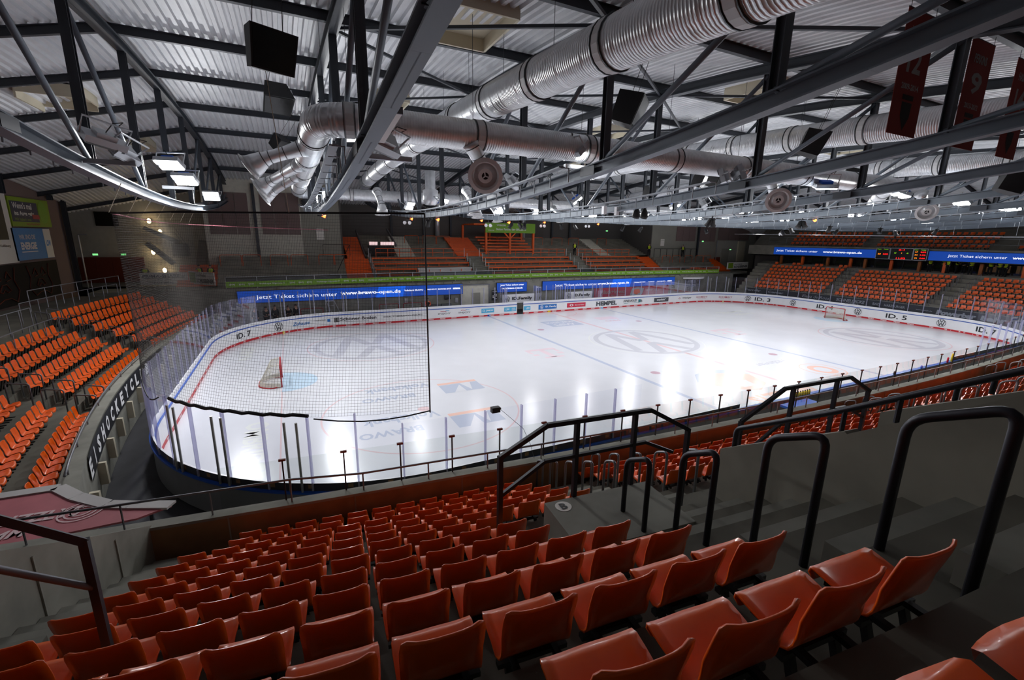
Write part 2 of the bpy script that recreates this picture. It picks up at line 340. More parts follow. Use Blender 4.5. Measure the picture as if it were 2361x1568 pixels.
ad_panel(f_(3.55), 2.5, .38, .86, 'ad_red'); ad_text('Mehr als nur Küchen !', f_(4), .12, 'board_white', 1.3, .62, .02); ad_text('O', f_(2.9), .28, 'board_white', .5, .62, .05)
ad_text('HEMPEL', f_(7.8), .5, 'text_grey', 3.0, .6, .05); ad_text('DENES BOLZE', f_(11.3), .26, 'text_black', 2.0, .72, .02, .25); ad_panel(f_(12.75), .35, .45, .82, 'ad_teal'); ad_text('DB', f_(12.9), .3, 'text_grey', .6, .62)
ad_panel(f_(10.7), .6, .42, .46, 'ad_teal'); ad_panel(f_(12.3), .7, .42, .46, 'ad_teal'); ad_text('Metallbau & Design', f_(11.5), .07, 'text_grey', 1.0, .45, 0)
ad_panel(f_(16.3), 2.4, .34, .86, 'ad_grey'); ad_text('explizit°', f_(16.3), .3, 'board_white', 1.5, .6, .03)
ad_text('O', f_(19.4), .22, 'text_red', .3); ad_text('Wittinger', f_(20.7), .28, 'text_black', 1.6, .62, .01, .2)
for x in (23.2, 26.2): ad_text('SCHMIDT', f_(x), .2, 'text_red', 1.7, .66, .01); ad_text('Urlaub mit Herz', f_(x), .08, 'text_red', 1.3, .44, 0)
ad_vw(f_(28.2))
e_ = s_east
ad_text('ID. 3', e_(10.3), .46, 'text_black', 1.8); ad_vw(e_(6.9)); ad_text('ID. 4', e_(3.2), .46, 'text_black', 1.8); ad_vw(e_(-.2)); ad_text('ID. 5', e_(-3.7), .46, 'text_black', 1.8); ad_vw(e_(-7.3)); ad_text('ID. 7', e_(-10.8), .46, 'text_black', 1.8)
ad_vw(S_W + 13 + 4, .3)
SIDE = lambda s: 'near' if s % PLEN < 43 else 'near right corner' if s % PLEN < S_EA else 'right end' if s % PLEN < S_EA + 13 else 'far right corner' if s % PLEN < S_F else 'far' if s % PLEN < S_F + 43 else 'far left corner' if s % PLEN < S_W else 'left end' if s % PLEN < S_W + 13 else 'near left corner'
cnt = {}
for i in range(NB):
    s0, s1 = i * SL, (i + 1) * SL; mid = (s0 + s1) / 2; sd = SIDE(mid); cnt[sd] = cnt.get(sd, 0) + 1
    t = thing('dasher_board', bpt(mid, .06, 0), 'white dasher board with blue cap, %s section of the %s boards' % (ordn(cnt[sd]), sd), 'rink board', 'white boards around the ice')
    ss = [s0 + (s1 - s0) * k / 12 for k in range(13)]
    ga, gb = f_(-3.2), f_(-3.95)     # open gate in the far boards
    segs = [(s0, s1)]
    if s0 < ga < s1: segs = [(s0, ga), (gb, s1)]
    pm = MB(); km = MB(); cm = MB(); sm = MB(); em = MB()
    for a, b in segs:
        ss = [a + (b - a) * k / 12 for k in range(13)]
        pm.grid([[bpt(s, o, zz) for s in ss] for o, zz in ((-.05, 0), (-.05, 1.03), (.07, 1.03))], 0)
        pm.grid([[bpt(s, o, zz) for s in ss] for o, zz in ((.07, 1.03), (.07, 0))], 1)
        if sd in ('near', 'near left corner'):
            for q in range(6): c_ = a + (b - a) * (q + .5) / 6; em.grid([[bpt(c_ - .07 + .14 * k, .043, zz) for k in range(2)] for zz in (1.28, 1.16)])
        cm.grid([[bpt(s, o, zz) for s in ss] for o, zz in ((-.075, 1.02), (-.075, 1.08), (.13, 1.08), (.13, 1.02), (-.075, 1.02))])
        km.grid([[bpt(s, o, zz) for s in ss] for o, zz in ((-.052, .01), (-.06, .01), (-.06, .17), (-.052, .17))], 0)
        sm.grid([[bpt(s, o, zz) for s in ss] for o, zz in ((-.02, 1.08), (-.02, 1.31), (.04, 1.31))], 0)
        sm.grid([[bpt(s, o, zz) for s in ss] for o, zz in ((.04, 1.31), (.04, 1.08))], 1)
    if sd != 'near':
        s = s0 + .6
        while s < s1 - .4:
            if not (ga - .4 < s < gb + .4): text_mb(km, 'PENNY', (0, 0, 0), X1, Z1, .1, 1, .55, .04, 0, lambda a, b, s=s: bpt(s - a, -.063, .09 + b))
            s += 1.15
    pm.build('panel', ['board_white', 'board_back'], t); km.build('kick_plate', ['kick_red', 'text_white'], t); cm.build('cap_rail', 'cap_blue', t)
    if not (sd == 'near' and bpt(s0).x > -13.5 and bpt(s1).x < 14): (sm.build('glass_sill', ['board_white', 'board_dark'], t), em.v and em.build('emblems', 'brown_wall', t))
    for s, nm, m_, fn, st in ADS:
        if s0 <= s % PLEN < s1:
            mb = MB(); fn(mb); o = mb.build(nm, m_, t)
for x, m_ in ((-26, 'yellow'), (-7.15, 'cap_blue'), (0, 'yellow'), (7.15, 'ad_cyan'), (26, 'yellow')):
    s = f_(x); mb = MB().grid([[bpt(s - .18 + .36 * k / 2, -.062, zz) for k in range(3)] for zz in (.18, .0)]); o = mb.build('line_marker', m_)
    tag(o, 'small %s marker tile on the far kick strip %s' % ({'yellow': 'yellow', 'cap_blue': 'dark blue', 'ad_cyan': 'light blue'}[m_], {-26: 'at the left goal line', -7.15: 'at the left blue line', 0: 'at the centre line', 7.15: 'at the right blue line', 26: 'at the right goal line'}[x]), 'line marker', 'line markers')
# glass panels with their posts
cnt = {}; NG = 136; GL_ = PLEN / NG
for i in range(NG):
    s0, s1 = i * GL_, (i + 1) * GL_; mid = (s0 + s1) / 2; p0 = bpt(mid); sd = SIDE(mid)
    if sd == 'near' and -13.9 < p0.x < 14.2: continue
    if sd == 'far' and -4.6 < p0.x < -2.6: continue
    top = 2.92 if abs(p0.x) < 22.3 else 3.32
    cnt[sd] = cnt.get(sd, 0) + 1
    t = thing('glass_panel', bpt(mid, .01, 1.24), 'clear glass panel with pale post standing on the %s boards, %s along' % (sd, ordn(cnt[sd])), 'glass panel', 'protective glass around the rink')
    mb = MB().grid([[bpt(s0 + .02 + (s1 - s0 - .04) * k / 2, .01, zz) for k in range(3)] for zz in (1.31, top)]); mb.build('pane', 'glass', t)
    d = bpt(s0 + .05) - bpt(s0 - .05); mb = MB()
    mb.bar(bpt(s0, .035, 1.1), bpt(s0, .035, top), .09, .045, 0, d); mb.build('post', 'post_white', t)
# steel double posts of the gates in the near left corner and far corners
for n_, (s, lab) in enumerate(((f_(-21) + .0, 'far left'), (f_(-23.6), 'far left'), (f_(-25.8), 'far left'), (S_E0 + AL + 13 + 8.3, 'far right'), (S_E0 + AL + 13 + 10.6, 'far right'), (PLEN - 8.14, 'near left'), (PLEN - 6.24, 'near left'), (PLEN - 4.08, 'near left'), (S_E0 + 6, 'near right'), (S_E0 + 8.4, 'near right'))):
    mb = MB(); 
    for ds in (-.16, .16): mb.tube([bpt(s + ds, .09, 1.05), bpt(s + ds, .09, 3.1)], .035, 8)
    tag(mb.build('gate_post', 'steel_post'), 'pair of round steel gate posts, %s of those in the %s corner' % (ordn([0, 1, 2, 0, 1, 0, 1, 2, 0, 1][n_] + 1), lab), 'gate post', 'steel gate posts in the corners')
# ---------------------------------------------------------------- seat
def seat_surface(nu, nv):
    prof = [(.352, .385), (.366, .425), (.352, .452), (.31, .458), (.24, .446), (.165, .432), (.105, .43), (.065, .444), (.04, .48), (.02, .53), (.0, .60), (-.018, .67), (-.034, .735), (-.044, .785), (-.048, .80)]
    wid = [.175, .2, .212, .218, .218, .214, .208, .2, .197, .198, .2, .203, .203, .196, .17]
    rows = []
    L = len(prof) - 1
    for j in range(nv):
        t = j * L / (nv - 1); a = min(int(t), L - 1); f = t - a
        y = prof[a][0] * (1 - f) + prof[a + 1][0] * f; z = prof[a][1] * (1 - f) + prof[a + 1][1] * f; wd = wid[a] * (1 - f) + wid[a + 1] * f
        back = max(0, min(1, (z - .45) / .15)) if y < .1 else 0
        pan = 1 - back
        r = []
        for i in range(nu):
            q = -1 + 2 * i / (nu - 1)
            e = abs(q) ** 3
            yy = y + back * .035 * e; zz = z + pan * (.03 * e if y > .12 else -.01 * e)
            if y > .3: yy -= .03 * q * q * (y - .3) / .06
            r.append((q * wd, yy, zz))
        rows.append(r)
    return rows
def seat_mesh(nu=9, nv=15, thick=True):
    rows = seat_surface(nu, nv); mb = MB(); mb.grid(rows[::-1])
    if thick:
        me = bpy.data.meshes.new('t'); me.from_pydata(mb.v, [], mb.f); bm = bmesh.new(); bm.from_mesh(me)
        bmesh.ops.recalc_face_normals(bm, faces=bm.faces); bmesh.ops.solidify(bm, geom=bm.faces[:], thickness=.012); bm.to_mesh(me); bm.free()
        out = MB(); out.v = [tuple(v.co) for v in me.vertices]; out.f = [tuple(p_.vertices) for p_ in me.polygons]; out.m = [0] * len(out.f); return out
    return mb
SB = MB()
SB.bar((-.12, .3, .405), (-.12, .0, .395), .035, .03); SB.bar((.12, .3, .405), (.12, .0, .395), .035, .03); SB.bar((-.2, .1, .375), (.2, .1, .375), .04, .03)
SB.bar((-.14, .1, .37), (-.14, -.02, .01), .035, .035); SB.bar((.14, .1, .37), (.14, -.02, .01), .035, .035)
SB.bar((-.14, -.09, .015), (-.14, .16, .015), .05, .02); SB.bar((.14, -.09, .015), (.14, .16, .015), .05, .02)
seats = []        # (position on floor, yaw, label)
def addseat(p_, fwd, lab): seats.append((V(p_), math.atan2(fwd[1], fwd[0]) - PI / 2, lab))
def nseat(e, k, lab):
    p_ = NP(e, Ns(k), Nz(k) - .8); q = NP(e, Ns(k) - 1, 0); addseat(p_, (q - p_), lab)
# near stand, block in front of the camera and the blocks to its right
ROWN = ['front', 'second', 'third', 'fourth', 'fifth', 'sixth', 'seventh', 'eighth', 'ninth', 'tenth', 'eleventh', 'twelfth', 'thirteenth']
def n_end(k): return 7.1 if k <= 4 else (5.05 if k <= 7 else 5.55)
for k in range(0, 13):
    pitch = .51 if k < 2 else .478
    cen = (2.52 if k == 0 else 2.53 if k == 1 else 2.40 + .008 * (k - 2) + (.05 if k == 6 else 0)) - .195
    lo = .7 if k < 2 else (-.1 if k < 6 else .1 if k < 9 else .5)
    e = cen - pitch * int((cen - lo) / pitch + .001); n = 0
    if k == 11: e = cen + pitch * 3
    if k == 12: e = cen + pitch * 4
    while e < n_end(k) - .19:
        n += 1; nseat(e, k, 'orange seat, %s from the left in the %s row of the near stand' % (ordn(n), ROWN[k])); e += pitch
    # right hand blocks
    e = 8.66; n = 0; blk = 0
    if k > 10: continue
    while e < 56:
        if (k > 4 and e < 11.8) or (k > 6): e += .49; 
        else:
            if not any(a < e < a + 1.3 for a in (19.8, 31.5, 43)):
                n += 1; nseat(e, k, 'orange seat, %s right of the landing, %s row of the near stand' % (ordn(n), ROWN[k]))
            e += .49
        if e > 56: break
# left end stand
for k in range(6):
    for nm, a, b in (('near block', -12.6, -6.25), ('middle block', -4.3, 3.0), ('far block', 4.75, 13.4)):
        if nm == 'middle block' and k == 5: continue
        if nm == 'near block' and k > 2: a = -11
        Y = a + (.0 if nm != 'near block' else .05); n = 0
        while Y < b:
            n += 1; p_ = LP(Y, .8 * k, 2.0 + .35 * k - .8); addseat(p_, LP(Y, .8 * k - 1, 0) - LP(Y, .8 * k, 0), 'orange seat, %s along the %s row, left stand, %s' % (ordn(n), ROWN[k], nm)); Y += .5
# right end stand
for k in range(8):
    r = .6 + .82 * k
    for nm, a, b in (('far block', 5.3, 13.2), ('middle block', -4.3, 3.85), ('near block', -14.5, -6.5)):
        n = 0; Y = b - .1
        if k == 7 and nm != 'far block': continue
        while Y > a:
            n += 1
            if not (k == 7 and n % 5 > 1):
                p_ = RP(Y, r, 2 + .5 * r - .8); addseat(p_, RP(Y, r - 1, 0) - RP(Y, r, 0), 'orange seat, %s in the %s row, right stand, %s' % (ordn(n), ROWN[k], nm))
            Y -= .5
# upper tier at the right end
for k in range(4):
    r = 9.2 + .8 * k
    for nm, a, b in (('far block', 5.0, 12.5), ('middle block', -5, 3.8), ('near block', -14, -7)):
        n = 0; Y = b
        while Y > a:
            n += 1; addseat(RP(Y, r, 7.2 + .45 * k), RP(Y, r - 1, 0) - RP(Y, r, 0), 'orange bucket seat, %s along the %s row in the %s of the upper tier' % (ordn(n), ROWN[k], nm)); Y -= .5
sized = []
for i, (p_, yaw, lab) in enumerate(seats):
    q = pix(p_ + V((0, 0, .6)))
    vis = q and -60 < q[0] < 2420 and 0 < q[1] < 1700
    if q and not (vis or q[2] < 3): continue
    if not q: continue
    sized.append((-(1 / q[2]) if vis else 0, i))
sized.sort()
seat0 = thing('bucket_seat', (0, 0, 0), 'x', 'seat', 'orange bucket seats')
_o = seat_mesh().build('shell', 'seat', seat0, smooth=True)
SB.build('bracket', 'seat_leg', seat0)
first = True
rest = MB(); lo = seat_mesh(6, 10, False)
for rank, (sz, i) in enumerate(sized):
    p_, yaw, lab = seats[i]
    far_ = p_.x > 25
    if rank < 300:
        o = seat0 if first else copy_tree(seat0); first = False
        o.location = p_; o.rotation_euler = (0, 0, yaw); o['label'] = lab
    else:
        c_, s_ = math.cos(yaw), math.sin(yaw)
        rest.add([(p_.x + x * c_ - y * s_, p_.y + x * s_ + y * c_, p_.z + z_) for x, y, z_ in ((x, y, .42 + (z_ - .42) * .8) if far_ and z_ > .42 else (x, y, z_) for x, y, z_ in lo.v)], lo.f)
        for x in (-.14, .14):
            a = V((p_.x + x * c_ - .1 * s_, p_.y + x * s_ + .1 * c_, p_.z + .4)); b = V((p_.x + x * c_, p_.y + x * s_, p_.z)); rest.bar(a, b, .035, .035, 1)
tag(rest.build('bucket_seats', ['seat', 'seat_leg'], smooth=True), 'far rows of small orange bucket seats in the distant blocks', 'seats', kind='stuff')

# ---------------------------------------------------------------- near stand concrete
pf = [(-.16 + .04, -.3)]
for k in range(0, 16):
    s = -.16 + .75 * k if k else .0
    pf += [(s, Nz(k) - .8 - (.0 if k else 0)), (s + .75 if k else .59, Nz(k) - .8)]
pf2 = [(0, -.3)]
for k in range(16):
    a = 0 if k == 0 else -.16 + .75 * k
    pf2 += [(a, Nz(k) - .8), (-.16 + .75 * (k + 1), Nz(k) - .8)]
pf2 += [(pf2[-1][0], -.3)]
mb = MB(); sweep(mb, NP, -1.0, 58, pf2)
tag(mb.build('terrace', 'concrete_tread'), 'stepped concrete terrace of the near stand under the seats', 'terrace')
mb = MB(); sweep(mb, NP, -4.2, 58, [(-.28, -.1), (-.28, 2.2), (0, 2.2), (0, -.1)], m=0)
sweep(mb, NP, -4.2, 58, [(0.002, 1.0), (0.002, 2.14)], m=1, caps=False)
for k in range(24):
    e = .3 + 2.5 * k; mb.bar(NP(e, .004, 1.2), NP(e, .004, 2.14), .03, .01, 2)
tag(mb.build('front_wall', ['concrete', 'brown_wall', 'concrete_dark']), 'long concrete parapet wall in front of the near seats', 'wall')
# side wall at the left end of the near block
mb = MB()
def side_wall(mb, e, th, pts_top, pts_bot, m=0):
    top = pts_top; bot = pts_bot; n = len(top)
    A = [NP(e, s, z_) for s, z_ in top] + [NP(e, s, z_) for s, z_ in bot[::-1]]; B = [NP(e + th, s, z_) for s, z_ in top] + [NP(e + th, s, z_) for s, z_ in bot[::-1]]
    k = len(A); mb.add(A + B, [tuple(range(k)), tuple(range(k, 2 * k))[::-1]] + [(i, k + i, k + (i + 1) % k, (i + 1) % k) for i in range(k)], m)
side_wall(mb, -1.3, .25, [(-.1, 2.2), (2.0, 3.4), (4.0, 4.6), (6, 5.8), (11, 8.6)], [(-.1, 0), (11, 0)])
for k in range(3): mb.bar(NP(-1.04, 1.2 + 1.8 * k, 1.4 + 1.05 * k), NP(-1.04, 1.2 + 1.8 * k, 2.8 + 1.05 * k), .03, .02, 0, (1, 0, 0))
tag(mb.build('side_wall', 'concrete'), 'sloping concrete side wall left of the near seat block', 'wall')
mb = MB()
for k in range(0, 12):
    s = .1 + .75 * k
    for j in range(2): mb.slab([(q.x, q.y) for q in (NP(-1.04, s + .37 * j, 0), NP(-.35, s + .37 * j, 0), NP(-.35, s + .37 * j + .37, 0), NP(-1.04, s + .37 * j + .37, 0))], 0.5, Nz(k) - .6 + .2 * j)
tag(mb.build('stair', 'concrete'), 'narrow concrete steps beside the left side wall', 'stairs')
# landing with the round letter sticker
mb = MB()
P4 = lambda e0, e1, s0, s1: [(q.x, q.y) for q in (NP(e0, s0, 0), NP(e1, s0, 0), NP(e1, s1, 0), NP(e0, s1, 0))][::-1]
lt = thing('landing', NP(5.9, 5.4, 2.6), 'grey concrete landing slab with a round letter B sticker', 'landing')
mb.slab(P4(5.16, 6.75, 4.95, 5.95), 2.4, 4.5); mb.slab(P4(4.75, 5.16, 5.0, 5.84), 2.4, 4.07); mb.slab(P4(6.75, 7.99, 5.1, 5.45), 2.4, 3.9); mb.slab(P4(6.75, 7.99, 5.45, 5.84), 2.4, 4.2)
mb.build('slab', 'concrete', lt)
c_ = NP(5.36, 5.1, 4.504); rt = (NP(6, 5.1, 0) - NP(5, 5.1, 0)).normalized(); up = rt.cross(V((0, 0, -1)))
mb = MB().ring((c_.x, c_.y), 0, .11, 24, 0, 4.503); st_ = mb.build('sticker', 'sign_white', lt)
mb = MB(); text_mb(mb, 'B', c_ + V((0, 0, .003)), rt, up if up.y > 0 else -up, .13, 0, None, .03); mb.build('letter', 'text_black', st_)
# aisle steps (extra half steps)
mb = MB()
for e0, e1, k0, k1 in ((7.2, 8.4, 0, 6), (6.25, 8.0, 7, 13)):
    for k in range(k0, k1): mb.slab(P4(e0, e1, -.16 + .75 * (k + 1) - .36, -.16 + .75 * (k + 1)), Nz(k) - .9, Nz(k) - .8 + (Nz(k + 1) - Nz(k)) / 2)
tag(mb.build('stair', 'concrete'), 'concrete aisle steps beside the flank wall of the near stand', 'stairs')
# flank walls
mb = MB(); side_wall(mb, 8.0, .22, [(5.05, 4.85), (6.69, 5.84), (6.72, 5.82), (8.0, 6.74), (9.5, 7.75), (11, 8.8)], [(5.05, 1.5), (11, 1.5)])
tag(mb.build('flank_wall', 'concrete_dark'), 'large dark concrete wall at the right with a sloping top', 'wall')
mb = MB(); side_wall(mb, 9.5, .22, [(6.22, 5.68), (7.5, 6.42), (9.5, 7.7)], [(6.22, 2), (9.5, 2)])
tag(mb.build('flank_wall', 'concrete_dark'), 'second sloping concrete wall just beyond the large dark one', 'wall')

# ---------------------------------------------------------------- rails of the near stand
def fillet(P, r=.1, n=5):
    out = [V(P[0])]
    for i in range(1, len(P) - 1):
        a, b, c = V(P[i - 1]), V(P[i]), V(P[i + 1]); d0 = (a - b); d1 = (c - b); q = min(r, d0.length * .45, d1.length * .45); d0.normalize(); d1.normalize()
        p0, p1 = b + d0 * q, b + d1 * q
        for k in range(n + 1): t = k / n; out.append(p0 * (1 - t) ** 2 + b * 2 * t * (1 - t) + p1 * t * t)
    out.append(V(P[-1])); return out
def hoop(e, s0, s1, z0, z1, b0, b1, label, r=.03, m='rail_dark', group='tube hoop handrails of the near stand', fr=.12):
    mb = MB().tube(fillet([NP(e, s0, b0), NP(e, s0, z0), NP(e, s1, z1), NP(e, s1, b1)], fr), r, 10)
    return tag(mb.build('hoop_rail', m, smooth=True), label, 'handrail', group)
HU = ((5.45, 5.88, 5.22, 5.45, 4.5, 4.5), (6.33, 6.76, 5.72, 5.96, 4.48, 4.93), (7.22, 7.68, 6.3, 6.53, 4.93, 5.39), (8.12, 8.6, 6.83, 7.08, 5.39, 5.86))
for i, h in enumerate(HU): hoop(6.03 + .05 * i, *h, label='dark round tube hoop rail beside the upper steps, %s up from the landing' % ordn(i + 1), r=.032)
for i in range(5):
    s = .12 + .75 * i; b = Nz(i) - .8; hoop(7.28, s, s + .34, b + 1.0, b + 1.16, b, b, label='grey tube hoop rail on the left side of the lower aisle, %s row' % ROWN[i], r=.025, m='rail_grey')
for i in range(6):
    s = .15 + .75 * i; b = Nz(i) - .8; hoop(8.42, s, s + .34, b + 1.0, b + 1.16, b, b, label='grey tube hoop rail on the right side of the lower aisle, %s row' % ROWN[i], r=.025, m='rail_grey')
for a in (19.85, 21.0, 31.6, 32.7, 43.1, 44.2):
    for i in range(6):
        s = .15 + .75 * i; b = Nz(i) - .8; hoop(a, s, s + .34, b + .95, b + 1.1, b, b, label='grey hoop rail, %s row, %s aisle side right of the landing' % (ROWN[i], ordn(2 + [19.85, 21.0, 31.6, 32.7, 43.1, 44.2].index(a))), r=.025, m='rail_grey')
def hump(name_e, s, pts, posts, low, label):
    t = thing('guard_rail', NP(pts[1][0], s, pts[0][1] - 1), label, 'guard rail')
    mb = MB()
    for a, b in zip(pts, pts[1:]): mb.bar(NP(a[0], s, a[1]), NP(b[0], s, b[1]), .05, .06)
    mb.build('top_rail', 'rail_dark', t); mb = MB()
    for a, b in zip(low, low[1:]): mb.bar(NP(a[0], s, a[1]), NP(b[0], s, b[1]), .045, .045)
    mb.build('lower_rail', 'rail_dark', t)
    for e, zt, zb in posts: MB().bar(NP(e, s, zb), NP(e, s, zt), .06, .06).build('post', 'rail_dark', t)
hump(0, 4.93, [(4.55, 5.26), (5.17, 5.6), (6.75, 5.6), (7.45, 5.2)], [(4.55, 5.28, 3.6), (5.6, 5.6, 4.5), (6.5, 5.6, 4.5), (7.45, 5.22, 3.6)], [(4.55, 4.72), (5.15, 5.1), (6.7, 5.12), (7.2, 4.88)], 'dark square steel guard rail standing on the concrete landing')
hump(0, 4.8, [(8.65, 5.09), (9.55, 5.55), (11.2, 5.57), (11.85, 5.22)], [(8.65, 5.1, 3.2), (9.75, 5.57, 3.2), (10.85, 5.57, 3.2), (11.8, 5.25, 3.2)], [(8.75, 4.45), (9.7, 5.0), (11.2, 5.0), (11.8, 4.7)], 'dark square steel guard rail beyond the large dark wall')
t = thing('handrail', NP(8.1, 6.6, 5.4), 'thick dark tube handrail above the sloping top of the large wall', 'handrail')
MB().tube(fillet([NP(8.1, 5.2, 4.9), NP(8.1, 5.2, 5.22), NP(8.1, 6.5, 5.99), NP(8.1, 8.05, 7.0), NP(8.1, 10, 8.3)], .08), .035, 10).build('tube', 'rail_dark', t, smooth=True)
for s, z0, z1 in ((6.6, 5.7, 6.03), (7.1, 6.1, 6.38), (8.02, 6.7, 6.97), (8.7, 7.2, 7.43)): MB().tube([NP(8.1, s, z0), NP(8.1, s, z1)], .028, 8).build('post', 'rail_dark', t)
for i, (s, z_) in enumerate(((6.9, 6.07), (7.75, 6.6))):
    tag(MB().tube(fillet([NP(9.6, s, z_), NP(9.6, s, z_ + .22), NP(9.6, s + .3, z_ + .42), NP(9.6, s + .3, z_ + .2)], .06), .028, 8).build('hoop_rail', 'rail_dark', smooth=True), 'short dark tube rail on the second sloping wall, %s' % ('left one' if i == 0 else 'right one'), 'handrail')
t = thing('handrail', NP(1.2, 6.3, 4.94), 'square dark steel handrail with two bars at the lower left', 'handrail')
P0 = NP(1.2, 6.3, 5.9); P1 = NP(.9, 6.6, 6.39); D_ = (P1 - P0) * 3.2
MB().bar(P0, P0 + D_, .05, .05).build('top_rail', 'rail_dark', t); MB().tube([P0 - V((0, 0, .36)), P0 - V((0, 0, .36)) + D_], .022, 8).build('lower_rail', 'rail_grey', t, smooth=True)
for q in (P0, P0 + D_ * .72): MB().bar(q + V((0, 0, .02)), V((q.x, q.y, q.z - .98)), .05, .05).build('post', 'rail_dark', t)
# glass rail on the parapet
t = thing('pipe_rail', NP(10, -.1, 2.2), 'grey pipe rail on brackets along the top of the near parapet wall', 'handrail')
pts = [NP(-3.8, -.12, 2.2), NP(-3.3, -.12, 2.74)] + [NP(-3 + 1.5 * i, -.12, 2.74 if i < 4 else 2.62) for i in range(38)]
MB().tube(pts, .025, 8).build('tube', 'rail_grey', t, smooth=True)
for i in range(38): e = -3 + 1.5 * i; MB().tube([NP(e, -.12, 2.2), NP(e, -.12, 2.72 if i < 4 else 2.6)], .018, 6).build('bracket', 'rail_grey', t)
for i in range(44):
    e = .12 + (1.25 * i if i else 0); e1 = .12 + 1.25 * (i + 1) if i else .12 + 1.25
    t = thing('rail_glass', NP((e + e1) / 2, -.25, 2.2), 'glass pane with dark clamp on the near parapet, %s from the left' % ordn(i + 1), 'glass panel', 'glass panes on the near parapet')
    MB().grid([[NP(e + .02, -.25, zz), NP(e1 - .02, -.25, zz)] for zz in (3.17, 2.22)]).build('pane', 'glass_rail', t)
    mb = MB().bar(NP(e1, -.25, 2.2), NP(e1, -.25, 3.14), .03, .03); mb.build('clamp_post', 'black', t)
    mb = MB().bar(NP(e1 - .07, -.25, 3.16), NP(e1 + .07, -.25, 3.16), .05, .045); mb.build('clamp_head', 'door_red', t)

# ---------------------------------------------------------------- left stand concrete and banner
pfl = [(-.5, -.2), (-.5, 1.2)]
for k in range(7): pfl += [(.8 * k - .55 if k else -.5, 1.2 + .35 * k), (.8 * k + .25, 1.2 + .35 * k)]
pfl += [(8.5, 1.2 + .35 * 6), (8.5, -.2)]
mb = MB(); sweep(mb, LP, -13.5, 14.5, pfl, 1.5); tag(mb.build('terrace', 'concrete_tread'), 'stepped concrete terrace of the left stand', 'terrace')
mb = MB(); sweep(mb, LP, -14.6, 14.5, [(-.95, 0), (-.95, 2.0), (-.55, 2.0), (-.55, 0)], 1.2)
for Y in [-12.2 + 2.0 * i for i in range(9)]: mb.bar(LP(Y, -.98, .55), LP(Y, -.98, 1.24), .12, .36, 1, (1, 0, 0))
tag(mb.build('front_wall', ['concrete', 'cream']), 'curved concrete front wall of the left stand with cream pillars', 'wall')
t = thing('club_banner', LP(-5, -1.0, 1.2), 'black banner with white slab letters on the left front wall', 'banner')
mb = MB().grid([[LP(-11.5 + .5 * i, -.99, zz) for i in range(29)] for zz in (1.24, 1.98)]); mb.build('cloth', 'text_black', t)
mb = MB()
for i, ch in enumerate('EISHOCKEYCLUB'):
    Y = -11.4 + .93 * i; text_mb(mb, ch, (0, 0, 0), X1, Z1, .52, 0, .5 if ch != 'I' else .14, .05, 0, lambda a, b, Y=Y: LP(Y + a, -1.0, 1.61 + b))
mb.build('lettering', 'text_white', t)
t = thing('pipe_rail', LP(-4, -.7, 2.0), 'grey pipe rail along the top of the left front wall', 'handrail')
MB().tube([LP(-13 + i, -.7, 2.18) for i in range(27)], .03, 8).build('tube', 'rail_grey', t, smooth=True)
for i in range(14): MB().tube([LP(-12.5 + 1.9 * i, -.7, 2.0), LP(-12.5 + 1.9 * i, -.7, 2.18)], .02, 6).build('bracket', 'rail_grey', t)
def lhoop(Y, r0, zb, label, w_=.55, h=.95): 
    mb = MB().tube(fillet([LP(Y, r0, zb), LP(Y, r0, zb + h), LP(Y, r0 + w_, zb + h + .12), LP(Y, r0 + w_, zb + .2)], .08), .025, 8); return tag(mb.build('hoop_rail', 'rail_grey', smooth=True), label, 'handrail', 'hoop handrails of the left stand')
for k in range(6):
    for j, Y in enumerate((-5.95, -4.75, 3.4, 4.35)):
        if j < 2 and k > 4: continue
        lhoop(Y, .8 * k - .5, 1.2 + .35 * k, 'grey hoop rail, %s row of the left stand, %s aisle, %s side' % (ROWN[k], 'near' if j < 2 else 'far', 'near' if j % 2 == 0 else 'far'))
def lrail(pts, posts, label):
    t = thing('guard_rail', pts[0], label, 'guard rail'); MB().tube(pts, .022, 8).build('top_rail', 'rail_grey', t)
    for p_ in posts: MB().tube([p_, V((p_[0], p_[1], p_[2] - 1.05))], .022, 6).build('post', 'rail_grey', t)
for a, b, r, z_, lb in ((4.3, 12.5, 4.6, 4.95, 'long grey tube rail behind the top row, upper one'), (3.3, 12, 3.6 + .9, 4.45, 'long grey tube rail behind the top row, lower one'), (-2.5, 2.8, 3.9, 4.3, 'grey tube rail over the middle block steps'), (-4.5, 3.2, 3.1, 3.75, 'sloping grey tube rail across the middle steps'), (-3, 1.0, 4.6, 4.8, 'grey tube rail at the far left edge of the middle block')):
    n = 6; pts = [LP(a + (b - a) * i / n, r, z_) for i in range(n + 1)]; lrail(pts, pts, lb)

# red tarp over the players tunnel, corner
t = thing('tunnel_roof', (-30, -14.5, 0), 'red tarpaulin roof with white edge over the players tunnel', 'tarpaulin')
o_ = [(-33.5, -13.4), (-30.33, -13.6), (-29.81, -14.25), (-29.11, -14.9), (-28.64, -15.15), (-27.86, -15.5), (-28.4, -15.75), (-29.4, -15.75), (-31.2, -15.75), (-33.5, -15.75)]
MB().slab(o_[::-1], 2.12, 2.16).build('tarpaulin', 'tarp', t)
mb = MB(); 
for a, b in zip(o_[:6], o_[1:6]): mb.bar((*a, 2.17), (*b, 2.17), .28, .05)
mb.build('edge', 'tarp_edge', t)
mb = MB(); text_mb(mb, 'GRIZZLYS', (-30.35, -14.85, 2.175), (1, -.1, 0), (.1, 1, 0), .38, 0, 1.7, .03); text_mb(mb, 'KOMM', (-30.75, -15.35, 2.175), (1, -.1, 0), (.1, 1, 0), .3, 0, 1.1, .03)
for k in range(3): mb.ring((-29.5, -14.98), .16 + .1 * k, .19 + .1 * k, 24, 0, 2.175)
